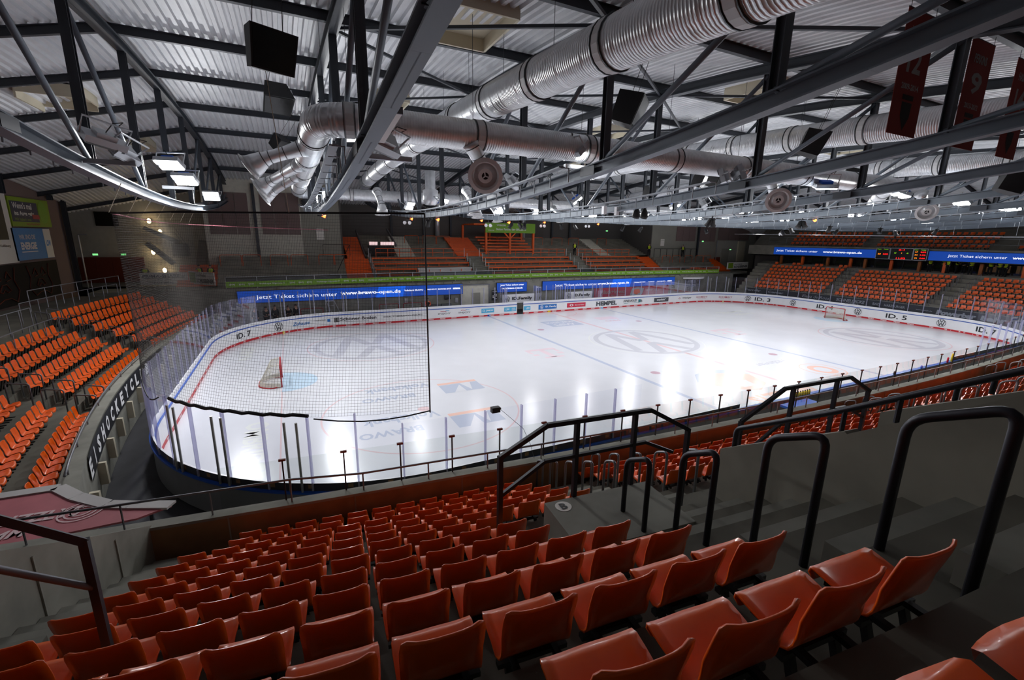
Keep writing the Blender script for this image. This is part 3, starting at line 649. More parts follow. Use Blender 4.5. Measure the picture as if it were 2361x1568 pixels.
mb.build('print', 'tarp_print', t)
for x, y in ((-28.2, -15.6), (-29.9, -14.6), (-31, -15.6)): MB().bar((x, y, 0), (x, y, 2.12), .06, .06).build('leg', 'rail_dark', t)

# ---------------------------------------------------------------- right stand concrete, banner, mezzanine
pfr = [(.1, -.2), (.1, 1.5)]
for k in range(9): r = .6 + .82 * k; pfr += [(r - .5 if k else .1, 2 + .5 * r - .8), (r + .32, 2 + .5 * r - .8)]
pfr += [(9, 5.1), (9, -.2)]
mb = MB(); sweep(mb, RP, -16, 15.5, pfr, 2); tag(mb.build('terrace', 'concrete_dark'), 'stepped concrete terrace of the right stand', 'terrace')
mb = MB(); sweep(mb, RP, -16, 14.5, [(-.25, 0), (-.25, 1.78), (0.05, 1.78), (0.05, 0)], 2); tag(mb.build('front_wall', 'concrete'), 'concrete front wall of the right stand', 'wall')
t = thing('advert_banner', RP(0, -.3, .9), 'long dark advert banner along the right front wall', 'banner')
MB().grid([[RP(-16 + 30 * i / 40, -.27, zz) for i in range(41)] for zz in (1.76, .85)]).build('cloth', 'banner_dark', t)
def rtext(st, Y, z_, h, w_, m='banner_text', bold=.02, sl=0): mb = MB(); text_mb(mb, st, (0, 0, 0), X1, Z1, h, 0, w_, bold, sl, lambda a, b: RP(Y - a, -.285, z_ + b)); mb.build('lettering', m, t)
rtext('Family', 13.2, 1.45, .3, 2.0); rtext('Corner', 10.3, 1.45, .28, 1.9); rtext('Elena de Rosa', 5.6, 1.4, .35, 3.0, 'banner_text', 0, .3); rtext('SCHNELLECKE', 1.9, 1.4, .34, 2.9, 'banner_text', .03, .2); rtext('LOGISTICS', 1.8, 1.08, .2, 1.6)
rtext('BAD', -.7, 1.4, .26, .7); rtext('HARZBURGER', -2.4, 1.38, .26, 1.9); rtext('www.raepk.de', -5.0, 1.35, .14, 1.4); rtext('Powerbar', -7.6, 1.35, .48, 3.1, 'banner_text', .06, .15); rtext('bahrs', -10.6, 1.35, .46, 2.2, 'banner_text', .06, .15)
mb = MB(); sweep(mb, RP, -20, 17, [(7.2, 6.05), (7.2, 7.35), (9, 7.35), (13.5, 9.6), (13.5, 5.9), (7.2, 5.9)], 2); tag(mb.build('upper_tier', 'concrete_dark'), 'dark concrete upper tier above the blue display band', 'terrace')
mb = MB(); sweep(mb, RP, -20, 17, [(10.5, 0), (10.5, 5.9)], 2, caps=False); tag(mb.build('lounge_back_wall', 'wall_dark'), 'dark wall behind the lounge windows', 'wall')
for i, Y in enumerate([13, 10.6, 7.9, 5.6, 4.2, 1.8, -.6, -2.6, -5.3, -8.2, -11, -13.5]):
    tag(MB().bar(RP(Y, 7.5, 4.4), RP(Y, 7.5, 5.95), .28, .28).build('column', 'orange_paint' if i % 2 else 'wood_col'), 'orange brown column under the display band, %s from the far side' % ordn(i + 1), 'column', 'columns under the upper tier')
for i in range(11):
    Y0 = 13.5 - 2.5 * i; t = thing('lounge_window', RP(Y0 - 1.2, 8.1, 4.4), 'dark lounge window behind the right stand, %s from the far side' % ordn(i + 1), 'window', 'lounge windows behind the right stand')
    MB().grid([[RP(Y0 - .1, 8.1, zz), RP(Y0 - 2.35, 8.1, zz)] for zz in (5.85, 4.4)]).build('pane', 'glass_dark', t)
    mb = MB()
    for yy in (Y0, Y0 - 1.2): mb.bar(RP(yy, 8.1, 4.4), RP(yy, 8.1, 5.9), .07, .07)
    mb.build('mullion', 'black', t)
for i, (Y, wd) in enumerate(((-4.6, 1.6), (-6.6, 1.3), (-10.2, 1.4))):
    tag(MB().grid([[RP(Y, 10.4, zz), RP(Y - wd, 10.4, zz)] for zz in (5.8, 4.5)]).build('lit_wall_panel', 'glow_room'), 'warm lit panel seen behind the lounge windows, %s from the left' % ordn(i + 1), 'panel')
def ledband(Y0, Y1, texts, label):
    t = thing('display_band', RP((Y0 + Y1) / 2, 7.1, 6.15), label, 'display'); n = 12
    MB().grid([[RP(Y0 + (Y1 - Y0) * i / n, 7.1, zz) for i in range(n + 1)] for zz in (7.12, 6.12)]).build('screen', 'led_blue', t)
    mb = MB(); sweep(mb, RP, Y1, Y0, [(7.11, 6.08), (7.11, 7.16), (7.19, 7.16), (7.19, 6.08)], 2); mb.build('frame', 'black', t)
    for st, Y, h, w_, b in texts: mb = MB(); text_mb(mb, st, (0, 0, 0), X1, Z1, h, 0, w_, b, 0, lambda a, bb: RP(Y - a, 7.085, 6.63 + bb)); mb.build('lettering', 'led_text', t)
    return t
ledband(13.9, 3.2, [('Jetzt Ticket sichern unter', 11.3, .36, 4.6, 0), ('www.brawo-open.de', 6.5, .36, 3.9, .03)], 'blue display band with ticket advert, left of the scoreboard')
t = ledband(-1.3, -17, [('Jetzt Ticket sichern unter', -4.9, .36, 4.2, 0), ('www.brawo-open.de', -9.2, .36, 3.7, .03)], 'blue display band with ticket advert, right of the scoreboard')
t = thing('scoreboard', RP(.95, 7.0, 6.05), 'black scoreboard with red and green digits between the blue bands', 'scoreboard')
def sb(Y0, Y1):
    mb = MB(); sweep(mb, RP, Y1, Y0, [(6.9, 6.05), (6.9, 7.35), (7.08, 7.35), (7.08, 6.05)], 2); mb.build('cabinet', 'black', t)
    mb = MB()
    for a, b in (((Y0, 6.05), (Y1, 6.05)), ((Y0, 7.35), (Y1, 7.35)), ((Y0, 6.05), (Y0, 7.35)), ((Y1, 6.05), (Y1, 7.35))): mb.bar(RP(a[0], 6.88, a[1]), RP(b[0], 6.88, b[1]), .05, .05, 0, (1, 0, 0))
    mb.build('frame', 'rail_light', t)
sb(3.15, 1.95); sb(1.88, -.05); sb(-.12, -1.25)
for st, Y, z_, h, w_, m_ in (('2-1', .95, 7.18, .17, .5, 'score_red'), ('11:32', .9, 6.2, .2, .8, 'score_red'), ('H', 1.45, 6.8, .15, .15, 'score_green'), ('I', .9, 6.8, .13, .05, 'score_orange'), ('G', .4, 6.8, .15, .15, 'score_green'), ('Player', 2.9, 7.2, .09, .35, 'score_green'), ('Penalty', 2.3, 7.2, .09, .4, 'score_green'), ('25', 2.85, 6.65, .17, .28, 'score_orange'), ('2:32', 2.3, 6.65, .17, .45, 'score_red'),
    ('Player', -.3, 7.2, .09, .35, 'score_green'), ('Penalty', -.9, 7.2, .09, .4, 'score_green'), ('17', -.35, 6.98, .15, .22, 'score_orange'), ('0:32', -.9, 6.98, .15, .45, 'score_red'), ('34', -.35, 6.65, .15, .24, 'score_orange'), ('1:32', -.9, 6.65, .15, .45, 'score_red'), ('79', -.35, 6.28, .15, .24, 'score_orange'), ('5:00', -.9, 6.28, .15, .45, 'score_red')):
    mb = MB(); text_mb(mb, st, (0, 0, 0), X1, Z1, h, 0, w_, .03, 0, lambda a, b: RP(Y - a, 6.87, z_ + b)); mb.build('digits', m_, t)
t = thing('tube_rail', RP(0, 8.7, 7.4), 'thin grey rails in front of the upper tier seats', 'handrail')
for z_ in (7.9, 8.5): MB().tube([RP(15 - 2 * i, 8.7 - .3, z_) for i in range(16)], .025, 6).build('tube', 'rail_grey', t)
for i in range(16): MB().tube([RP(15 - 2 * i, 8.4, 7.35), RP(15 - 2 * i, 8.4, 8.5)], .02, 6).build('post', 'rail_grey', t)
for k in range(7):
    for j, Y in enumerate((-6.1, -4.75, 4.2, 4.95, 13.6)):
        r = .6 + .82 * k; zb = 2 + .5 * r - .8
        tag(MB().tube(fillet([RP(Y, r - .35, zb), RP(Y, r - .35, zb + .9), RP(Y, r + .2, zb + 1.05), RP(Y, r + .2, zb + .1)], .08), .022, 6).build('hoop_rail', 'rail_grey'), 'grey hoop rail, %s row of the right stand, %s aisle side from right' % (ROWN[k], ordn(j + 1)), 'handrail', 'hoop handrails of the right stand')
# ---------------------------------------------------------------- far side wall, displays and terraces
mb = MB(); mb.box((-3, 18.25, 1.6), (72, .5, 3.2)); mb.slab([(-39, 18.0), (33, 18.0), (33, 21.1), (-39, 21.1)], 3.2, 3.3)
for i in range(58): mb.box((-29 + .95 * i, 17.9, 3.24), (.05, .2, .08))
tag(mb.build('wall_far.001', 'concrete'), 'light concrete wall behind the far boards with a walkway on top', kind='structure')
def farbox(name, x0, x1, y, z0, z1, m, th=.12): return MB().box(((x0 + x1) / 2, y, (z0 + z1) / 2), (x1 - x0, th, z1 - z0)).build(name, m)
def fdisplay(x0, x1, z0, z1, texts, label, light=None):
    t = thing('display_board', ((x0 + x1) / 2, 17.95, z0), label, 'display')
    MB().box(((x0 + x1) / 2, 17.93, (z0 + z1) / 2), (x1 - x0, .14, z1 - z0)).build('frame', 'black', t)
    MB().quad((x0 + .03, 17.855, z0 + .03), (x1 - .03, 17.855, z0 + .03), (x1 - .03, 17.855, z1 - .03), (x0 + .03, 17.855, z1 - .03)).build('screen', 'led_blue', t)
    if light: MB().quad((light[0], 17.852, z0 + .03), (light[1], 17.852, z0 + .03), (light[1] + .3, 17.852, z1 - .03), (light[0] + .3, 17.852, z1 - .03)).build('screen_glow', 'led_blue_light', t)
    for st, x, z_, h, w_, b in texts: mb = MB(); text_mb(mb, st, (x, 17.845, z_), X1, Z1, h, 0, w_, b); mb.build('lettering', 'led_text', t)
T1, T2 = 'Jetzt Ticket sichern unter', 'www.brawo-open.de'
fdisplay(-29.3, -8.9, 2.02, 3.1, [(T1, -24.6, 2.48, .42, 6.6, 0), (T2, -18.2, 2.55, .42, 5.6, .03), ('Volksbank BRAWO', -14.1, 2.63, .16, 1.9, .02), ('BS|ENERGY', -12.2, 2.63, .16, 1.0, .01), ('BRAWO REAL ESTATE', -10.9, 2.64, .15, 1.4, .02), ('antenne', -9.6, 2.66, .2, .8, .04)], 'long blue display with ticket advert at the left of the far wall', (-17.8, -15.2))
fdisplay(-5.0, -1.25, 2.0, 3.08, [(T1, -3.1, 2.78, .24, 2.9, .01), (T2, -3.1, 2.42, .24, 2.6, .03)], 'short blue display in the middle of the far wall')
fdisplay(.75, 21.35, 2.0, 3.08, [(T1, 5.4, 2.5, .36, 6.0, 0), (T2, 11.0, 2.52, .36, 4.9, .03), ('Volksbank BRAWO', 15.2, 2.55, .14, 1.9, .02), ('BS|ENERGY', 17.2, 2.55, .14, 1.0, .01), ('BRAWO REAL ESTATE', 18.9, 2.55, .14, 1.4, .02), ('antenne', 20.4, 2.58, .18, .8, .04)], 'long blue display with ticket advert at the right of the far wall', (10.6, 13.6))
# garage door and things hanging on the wall
t = thing('garage_door', (-7.5, 17.95, 0), 'grey roller gate with a small door in the far wall', 'door')
MB().box((-7.5, 17.93, 1.45), (3.1, .08, 2.9)).build('leaf', 'wall_block', t); MB().box((-7.4, 17.87, 1.1), (.95, .04, 2.0)).build('wicket_door', 'wall_grey', t)
mb = MB(); mb.box((-7.5, 17.9, 2.95), (3.4, .14, .12)); mb.box((-9.1, 17.9, 1.45), (.1, .14, 2.9)); mb.box((-5.9, 17.9, 1.45), (.1, .14, 2.9)); mb.build('frame', 'rail_grey', t)
def fsign(x0, x1, y, z0, z1, m, texts, label, cat='sign', name='sign_board', em=None):
    t = thing(name, ((x0 + x1) / 2, y, z0), label, cat); MB().box(((x0 + x1) / 2, y, (z0 + z1) / 2), (x1 - x0, .06, z1 - z0)).build('board', m, t)
    for st, x, z_, h, w_, mm, b in texts: mb = MB(); text_mb(mb, st, (x, y - .04, z_), X1, Z1, h, 0, w_, b); mb.build('lettering', mm, t)
    if em:
        for x, z_, r, mm in em: vw_mb(MB(), (x, y - .04, z_), X1, Z1, r).build('round_emblem', mm, t)
    return t
fsign(-4.9, -1.0, 16.6, .95, 1.92, 'board_white', [('ID.Family', -2.5, 1.42, .42, 2.5, 'text_black', .04)], 'white ID.Family sign behind the left penalty box', em=[(-4.3, 1.42, .3, 'text_black')])
fsign(3.0, 6.9, 16.6, 1.05, 1.88, 'board_white', [('ID.Family', 5.4, 1.45, .38, 2.3, 'text_black', .04)], 'white ID.Family sign behind the right penalty box', em=[(3.6, 1.45, .3, 'text_black')])
t = fsign(8.0, 20.2, 17.75, .75, 2.0, 'banner_red', [('kluck+lorenz', 11.0, 1.5, .5, 3.6, 'flag_text', .01), ('sportechnik', 11.8, 1.05, .22, 2.4, 'flag_text', .01), ('Partner seit 2001', 17.6, 1.55, .3, 3.0, 'tarp_print', 0)], 'dark red advert cloth with a partner slogan under the right display', 'banner', 'advert_cloth')
mb = MB(); mb.add([(13.6, 17.7, .95), (13.9, 17.7, 1.8), (14.9, 17.7, 1.95), (15.9, 17.7, 1.75), (15.6, 17.7, 1.0), (14.6, 17.7, .8)], [(5, 4, 3, 2, 1, 0)]); mb.build('emblem', 'banner_text', t)
mb = MB(); mb.add([(14.0, 17.69, 1.2), (14.3, 17.69, 1.65), (15.1, 17.69, 1.7), (15.3, 17.69, 1.25), (14.7, 17.69, 1.0)], [(4, 3, 2, 1, 0)]); mb.build('emblem_face', 'cloth_orange', t)
t = fsign(-5.6, -4.95, 17.8, 1.2, 2.3, 'text_black', [('EISZEITEN', -5.27, 2.15, .08, .5, 'text_white', 0)], 'dark notice board beside the roller gate', 'notice board', 'notice_board')
mb = MB(); [mb.box((-5.45 + .18 * i, 17.76, 1.35 + .16 * j), (.13, .01, .1)) for i in range(3) for j in range(4) if (i + j) % 3]; mb.build('notes', 'sign_white', t)
for i, (x, y) in enumerate(((-12.1, 17.4), (-10.9, 17.4))):
    t = thing('monitor_cabinet', (x, y, 0), 'dark flat cabinet standing against the far wall, %s one' % ('left' if i == 0 else 'right'), 'cabinet')
    MB().box((x, y, .85), (1.05, .4, .62)).build('body', 'black_gloss', t); mb = MB(); mb.box((x, y - .21, .85), (1.1, .03, .68)); mb.build('frame', 'rail_grey', t)
    for dx in (-.45, .45): MB().box((x + dx, y, .27), (.05, .4, .54)).build('leg', 'rail_grey', t)
t = thing('wall_monitor', (-10.6, 17.8, 1.6), 'small dark monitor hanging on the far wall', 'monitor'); MB().box((-10.6, 17.85, 1.75), (.65, .1, .42)).build('screen', 'black_gloss', t); MB().box((-10.6, 17.95, 1.75), (.1, .12, .1)).build('bracket', 'rail_grey', t)
for i, (x, z_) in enumerate(((-14.9, 1.6), (-9.6, 1.4))): tag(MB().box((x, 17.95, z_), (.3, .2, .5)).build('junction_box', 'rail_light'), 'grey electric box on the far wall, %s' % ('beside the red practice nets' if i == 0 else 'beside the roller gate'), 'box')
def prnet(x, w_, label, y=16.9, h=1.22):
    t = thing('practice_net', (x, y, 0), label, 'net frame')
    MB().tube(fillet([(x - w_ / 2, y, 0), (x - w_ / 2, y, h), (x + w_ / 2, y, h), (x + w_ / 2, y, 0)], .12), .03, 8).build('front_frame', 'red_paint', t, smooth=True)
    MB().tube(fillet([(x - w_ / 2, y, 0), (x - w_ / 2, y + .9, 0.02), (x + w_ / 2, y + .9, 0.02), (x + w_ / 2, y, 0)], .2), .025, 8).build('base_frame', 'red_paint', t, smooth=True)
    mb = MB()
    for i in range(15): q = x - w_ / 2 + w_ * i / 14; mb.bar((q, y + .02, h), (q, y + .88, .05), .012, .012)
    for i in range(9): f = i / 8; mb.bar((x - w_ / 2, y + .02 + .86 * f, h - (h - .05) * f), (x + w_ / 2, y + .02 + .86 * f, h - (h - .05) * f), .012, .012)
    mb.build('netting', 'net_white', t)
prnet(-16.8, 1.83, 'red goal frame parked by the far wall, left of the pair', h=1.5); prnet(-14.5, 1.83, 'red goal frame parked by the far wall, right of the pair', h=1.5); prnet(-23.6, 1.83, 'red goal frame parked beside the step ladder', h=1.45)
t = thing('step_ladder', (-22, 17.3, 0), 'grey step ladder with platform behind the far glass', 'ladder'); mb = MB()
for dx in (-.35, .35): mb.bar((-22.0 + dx, 17.5, 2.6), (-22.1 + dx, 17.0, 0), .05, .05)
mb.build('front_frame', 'rail_light', t); mb = MB()
for dx in (-.35, .35): mb.bar((-22.0 + dx, 17.5, 2.0), (-21.2 + dx, 17.6, 0), .05, .05)
mb.build('rear_frame', 'rail_light', t)
mb = MB(); [mb.box((-22.05, 17.1 + .1 * i, .35 + .4 * i), (.7, .12, .03)) for i in range(5)]; mb.box((-22, 17.5, 2.0), (.7, .35, .04)); mb.build('tread', 'rail_light', t)
# glass partitions of the penalty boxes
for i, x in enumerate((-5.0, -.9, 1.6, 2.9, 7.3)):
    t = thing('partition', (x, 16, 0), 'glass partition of the penalty boxes, %s from the left' % ordn(i + 1), 'glass partition')
    MB().quad((x, 15.15, .9), (x, 16.9, .9), (x, 16.9, 2.75), (x, 15.15, 2.75)).build('pane', 'glass', t)
    mb = MB()
    for yy in (15.3, 15.85, 16.4, 16.9): mb.bar((x, yy, 0), (x, yy, 2.75), .05, .05)
    mb.build('post', 'post_white', t); MB().box((x, 16.05, .45), (.06, 1.7, .9)).build('lower_panel', 'board_white', t)
# round kiosk in the far right corner
t = thing('kiosk', (25, 19.6, 0), 'round white kiosk with dark windows in the far right corner', 'kiosk')
ci = lambda r, z_, n=28: [(25 + r * math.cos(2 * PI * k / n), 19.6 + r * math.sin(2 * PI * k / n), z_) for k in range(n + 1)]
MB().grid([ci(2.2, 1.0), ci(2.2, 0)]).build('base', 'wall_block', t, smooth=True); mb = MB().grid([ci(0.01, 2.95), ci(2.55, 2.95), ci(2.55, 2.75), ci(2.1, 2.7)]); mb.build('roof', 'board_white', t)
MB().grid([ci(2.1, 2.72), ci(2.1, 1.0)]).build('window', 'glass_dark', t); mb = MB()
for q in ci(2.12, 1.0, 12)[:-1]: mb.bar(q, (q[0], q[1], 2.75), .07, .07)
mb.build('mullion', 'rail_grey', t)
# green banner railing on the walkway edge: an arc
def FG(x): return 19.2 - .0014 * x * x
t = thing('walkway_railing', (0, 19, 3.3), 'grey railing with green advert band along the far walkway', 'railing')
xs_ = [-30.0 + 2.3 * i for i in range(27)]
MB().tube([(x, FG(x), 4.3) for x in xs_], .03, 6).build('top_rail', 'rail_light', t)
for x in xs_: MB().bar((x, FG(x), 3.3), (x, FG(x), 4.3), .05, .05).build('post', 'rail_light', t)
MB().grid([[(x, FG(x) - .05, zz) for x in xs_] for zz in (3.9, 3.42)]).build('green_band', 'band_green', t)
mb = MB()
for i, x in enumerate(xs_[:-1]):
    xm = x + 1.15; dy = FG(x + .1) - FG(x); r_ = V((1, dy * 10, 0))
    if i % 2: text_mb(mb, 'Wolfsburger Allgemeine O', (xm, FG(xm) - .12, 3.67), r_, Z1, .17, 0, 2.0, .015)
    else:
        for q in (-.7, 0, .7): text_mb(mb, 'I(=>)', (xm + q, FG(xm + q) - .12, 3.66), r_, Z1, .2, 0, .42, .03)
mb.build('band_print', 'text_white', t)
MB().grid([[(x, FG(x) + .02, zz) for x in xs_] for zz in (4.25, 3.92)]).build('mesh_infill', 'glass_dark', t)
# terraces
def stepped(x0, x1, y0, z0, dy, dz, n, m, base=0., name='terrace', label='', cat='terrace'):
    P = [(y0, base)]
    for k in range(n): P += [(y0 + dy * k, z0 + dz * k), (y0 + dy * (k + 1), z0 + dz * k)]
    P += [(y0 + dy * n, base)]
    mb = MB(); mb.grid([[(x, y, z_) for y, z_ in P] for x in (x0, x1)]); mb.add([(x0, y, z_) for y, z_ in P], [tuple(range(len(P)))]); mb.add([(x1, y, z_) for y, z_ in P], [tuple(range(len(P)))[::-1]])
    return tag(mb.build(name, m), label, cat)
stepped(-17.3, 20.5, 21.0, 3.5, .97, .53, 4, 'concrete_dark', 3.25, label='dark stepped terrace under the orange benches')
stepped(-17.3, 26, 24.9, 5.62, .5, .19, 13, 'concrete_dark', 3.25, label='upper grey standing terrace behind the orange benches')
stepped(-31, -19.9, 21.0, 3.5, .47, .37, 7, 'concrete_dark', 3.25, label='grey standing terrace at the far left')
stepped(23, 34, 21.0, 3.3, .47, .34, 7, 'concrete_dark', 3.25, label='grey standing terrace at the far right')
stepped(-19.9, -17.3, 21.0, 3.4, .3, .17, 13, 'orange_paint', 3.25, 'stair', 'orange painted stairs left of the benches', 'stairs')
stepped(-19.4, -17.6, 24.9, 5.6, .3, .13, 17, 'orange_paint', 3.25, 'stair', 'orange painted upper stairs beside the smooth grey wall', 'stairs')
stepped(-6.9, -3.6, 25.0, 5.7, .36, .15, 15, 'orange_paint', 3.25, 'stair', 'orange painted stairs left of the press box', 'stairs')
stepped(-14, -12, 25.0, 5.7, .36, .15, 15, 'wall_block', 3.25, 'stair', 'light grey upper stairs behind the left benches', 'stairs')
stepped(14, 16, 25.0, 5.7, .36, .15, 15, 'wall_block', 3.25, 'stair', 'light grey upper stairs behind the right benches', 'stairs')
stepped(20.5, 22.8, 21.0, 3.4, .3, .17, 14, 'orange_paint', 3.25, 'stair', 'orange painted stairs right of the benches', 'stairs')
stepped(34, 36.5, 21.0, 3.3, .3, .16, 14, 'orange_paint', 3.25, 'stair', 'orange painted stairs at the far right wall', 'stairs')
stepped(-34, -31, 21.0, 3.4, .35, .2, 9, 'orange_paint', 3.25, 'stair', 'orange painted stairs at the far left wall', 'stairs')
for i, (x0, x1, m_) in enumerate(((-6, -4.3, 0), (8.5, 10.2, 0))): stepped(x0, x1, 20.7, 3.45, .32, .18, 13, 'concrete', 3.25, 'stair', 'grey concrete aisle steps between the %s orange bench blocks' % ('left and middle' if i == 0 else 'middle and right'), 'stairs')
def bench(x0, x1, y, zf, label, white=False, back=True):
    t = thing('bench', ((x0 + x1) / 2, y, zf), label, 'bench', 'white terrace benches' if white else 'orange terrace benches')
    m_ = 'white_paint' if white else 'orange_paint'
    MB().box(((x0 + x1) / 2, y, zf + .44), (x1 - x0, .38, .05)).build('seat_plank', m_, t)
    MB().box(((x0 + x1) / 2, y - .2, zf + .36), (x1 - x0, .03, .1)).build('front_plank', m_, t)
    if white: MB().box(((x0 + x1) / 2, y - .1, zf + .17), (x1 - x0, .02, .3)).build('skirt', m_, t)
    n = max(2, int((x1 - x0) / 1.15)); mb = MB()
    for i in range(n + 1):
        x = x0 + .05 + (x1 - x0 - .1) * i / n; mb.bar((x, y - .17, zf), (x, y - .17, zf + .42), .05, .05)
    mb.bar((x0, y - .2, zf + .03), (x1, y - .2, zf + .03), .05, .05); mb.build('legs', 'orange_paint', t)
for k in range(4):
    y = 21.0 + .97 * k + .35; zf = 3.5 + .53 * k
    for nm, x0, x1 in (('left', -17.0, -6.2), ('middle', -4.1, 8.3), ('right', 10.4, 20.3)):
        if nm == 'left' and k < 2:
            bench(x0, -12.6, y, zf, 'orange bench in the %s row of the left far block, beside white benches' % ROWN[k]); bench(-12.5, x1, y, zf, 'white bench in the %s row of the left far block' % ROWN[k], True)
        else: bench(x0, x1, y, zf, 'orange bench in the %s row of the %s far block' % (ROWN[k], nm))
for nm, x0, x1 in (('left', -16.4, -6.1), ('middle', -4.1, 8.2), ('right', 10.2, 19.2)):
    t = thing('rail_fence', ((x0 + x1) / 2, 24.95, 5.6), 'orange rail fence behind the %s bench block' % nm, 'railing'); n = int((x1 - x0) / 1.15)
    for z_ in (6.05, 6.5): MB().bar((x0, 24.95, z_), (x1, 24.95, z_), .05, .05).build('rail', 'orange_paint', t)
    for i in range(n + 1): x = x0 + (x1 - x0) * i / n; MB().bar((x, 24.95, 5.6), (x, 24.95, 6.5), .05, .05).build('post', 'orange_paint', t)
def barrier(x, y, z_, w_, h, label, m='orange_paint'): tag(MB().tube(fillet([(x - w_ / 2, y, z_), (x - w_ / 2, y, z_ + h), (x + w_ / 2, y, z_ + h), (x + w_ / 2, y, z_)], .18), .03, 6).build('crush_barrier', m, smooth=True), label, 'barrier', 'crush barriers on the terraces')
for i, x in enumerate((-29.9, -28.2, -25.9, -24.1, -21.6, -20.2)): barrier(x, 22.9, 4.9, 1.5 if i else 1.7, 1.05, 'orange tube barrier on the far left terrace, %s from the left' % ordn(i + 1))
for i, x in enumerate((-11.5, -9.3, -7.5, -1, .9, 3, 6, 9.2, 12, 17)): barrier(x, 28.6, 6.9, 1.7, 1.05, 'orange tube barrier on the upper terrace, %s from the left' % ordn(i + 1))
for i, x in enumerate((24.5, 26.5, 29, 31.3, 33)): barrier(x, 22.9, 4.6, 1.5, 1.05, 'orange tube barrier on the far right terrace, %s from the left' % ordn(i + 1))
for k in range(5):
    for j, (xa, xb) in enumerate(((-6.15, -4.2), (8.35, 10.3), (-17.2, -17.2))):
        for q, x in enumerate({xa, xb}):
            y = 20.9 + .97 * k; zf = 3.45 + .53 * k
            tag(MB().bar((x, y, zf), (x, y, zf + 1.0), .05, .05).build('aisle_post', 'rail_light'), 'grey rail post, %s bench row, %s side of the %s far aisle' % (ROWN[k], 'left' if x == min(xa, xb) else 'right', ['left', 'right', 'outer left'][j]), 'post', 'grey posts along the far aisles')
# press box
t = thing('press_box', (.5, 27, 5.9), 'orange timber press box with green sponsor board on top', 'press box')
for i, (x, y) in enumerate(((-2.8, 26), (.5, 26), (3.9, 26), (-4.4, 30), (-.6, 30), (4.2, 30))): MB().box((x, y, 7.6), (.25, .25, 3.6)).build('column', 'orange_paint', t)
for k in range(5): MB().box((.5, 26.1 + .8 * k, 6.35 + .38 * k), (6.9, .35, .2)).build('bench_beam', 'orange_paint', t)
for dx in (-1, 1): MB().bar((.5, 26, 7.7), (.5 + .8 * dx, 26, 8.5), .14, .14).build('brace', 'orange_paint', t)
MB().box((-.3, 28, 9.45), (8.2, 4, .15)).build('roof', 'orange_paint', t); b_ = MB().box((.55, 25.85, 9.05), (7.0, .1, 1.2)).build('sign_board', 'band_green', t)
for st, x, z_, h, w_ in (('WOBCOM:', -.8, 9.38, .22, 1.3), ('Stolzer Partner der GRIZZLYS', .6, 8.9, .26, 4.2), ('*', -2.2, 9.2, .35, .35), ('WOBCOM', -2.2, 8.75, .1, .8)): mb = MB(); text_mb(mb, st, (x, 25.79, z_), X1, Z1, h, 0, w_, .03); mb.build('lettering', 'text_white', b_)
# side walls of the recess, brown acoustic panels
def wallblk(x0, x1, y, z0, z1, m, label, name='wall_far', d=.3): return tag(MB().box(((x0 + x1) / 2, y + d / 2, (z0 + z1) / 2), (x1 - x0, d, z1 - z0)).build(name, m), label, kind='structure')
wallblk(-31.8, -23.6, 24.35, 3.3, 13, 'wall_block', 'pale block wall above the far left terrace'); wallblk(-23.6, -19.95, 24.3, 3.3, 13, 'wall_grey', 'smooth grey wall section at the far left')
tag(MB().box((-19.9, 28, 8), (.2, 7.4, 10)).build('wall_far', 'wall_dark'), 'dark return wall of the recess, left', kind='structure')
wallblk(22.9, 46, 24.45, 3.3, 13, 'wall_grey', 'grey wall above the far right terrace'); tag(MB().box((22.9, 29, 8), (.2, 9, 10)).build('wall_far', 'wall_dark'), 'dark return wall of the recess, right', kind='structure')
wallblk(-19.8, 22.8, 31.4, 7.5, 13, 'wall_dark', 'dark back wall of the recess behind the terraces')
for i, (x0, x1, y, z0, z1) in enumerate(((-31.4, -28.1, 24.3, 7.8, 11.6), (-27.1, -23.7, 24.3, 7.85, 11.8), (27.6, 31.6, 24.4, 7.75, 11.5), (32.5, 36, 24.4, 7.75, 11.5), (36.6, 44, 24.4, 8.0, 11.5))):
    t = thing('acoustic_panel', ((x0 + x1) / 2, y, z0), 'brown acoustic wall panel, %s from the left on the far side' % ordn(i + 1), 'wall panel', 'brown acoustic panels'); n = 3
    for k in range(n): a = x0 + (x1 - x0) * k / n; MB().box((a + (x1 - x0) / n / 2, y - .03, (z0 + z1) / 2), ((x1 - x0) / n - .04, .06, z1 - z0)).build('panel', 'panel_brown', t)
for i, (x, y, z0, z1) in enumerate(((-27.6, 24.1, 5.7, 12.5), (-13.3, 31.2, 7.8, 12), (-9.2, 31.2, 7.8, 12), (-5.6, 31.2, 7.8, 12), (5.3, 31.2, 7.8, 12), (9.9, 31.2, 7.8, 12), (13, 31.2, 7.8, 12), (32.1, 24.2, 5.5, 12.5))):
    tag(MB().ibeam((x, y, z0), (x, y, z1), .22, .25).build('column', 'steel_dark'), 'dark steel wall column on the far side, %s from the left' % ordn(i + 1), 'column', 'dark steel columns on the far walls')
for i, (x, y) in enumerate(((-7.5, 31), (5.0, 31))): tag(MB().tube([(x, y, 7.9), (x, y, 12)], .3, 12).build('vent_pipe', 'galv', smooth=True), 'vertical silver vent pipe on the back wall, %s of the press box' % ('left' if i == 0 else 'right'), 'pipe')
t = thing('rail_fence', (26, 24.1, 5.6), 'black rail fence at the top of the far right terrace', 'railing'); MB().bar((23.2, 24.1, 6.6), (31.9, 24.1, 6.6), .05, .05).build('rail', 'black', t)
for i in range(8): MB().bar((23.2 + 1.24 * i, 24.1, 5.4), (23.2 + 1.24 * i, 24.1, 6.6), .05, .05).build('post', 'black', t)
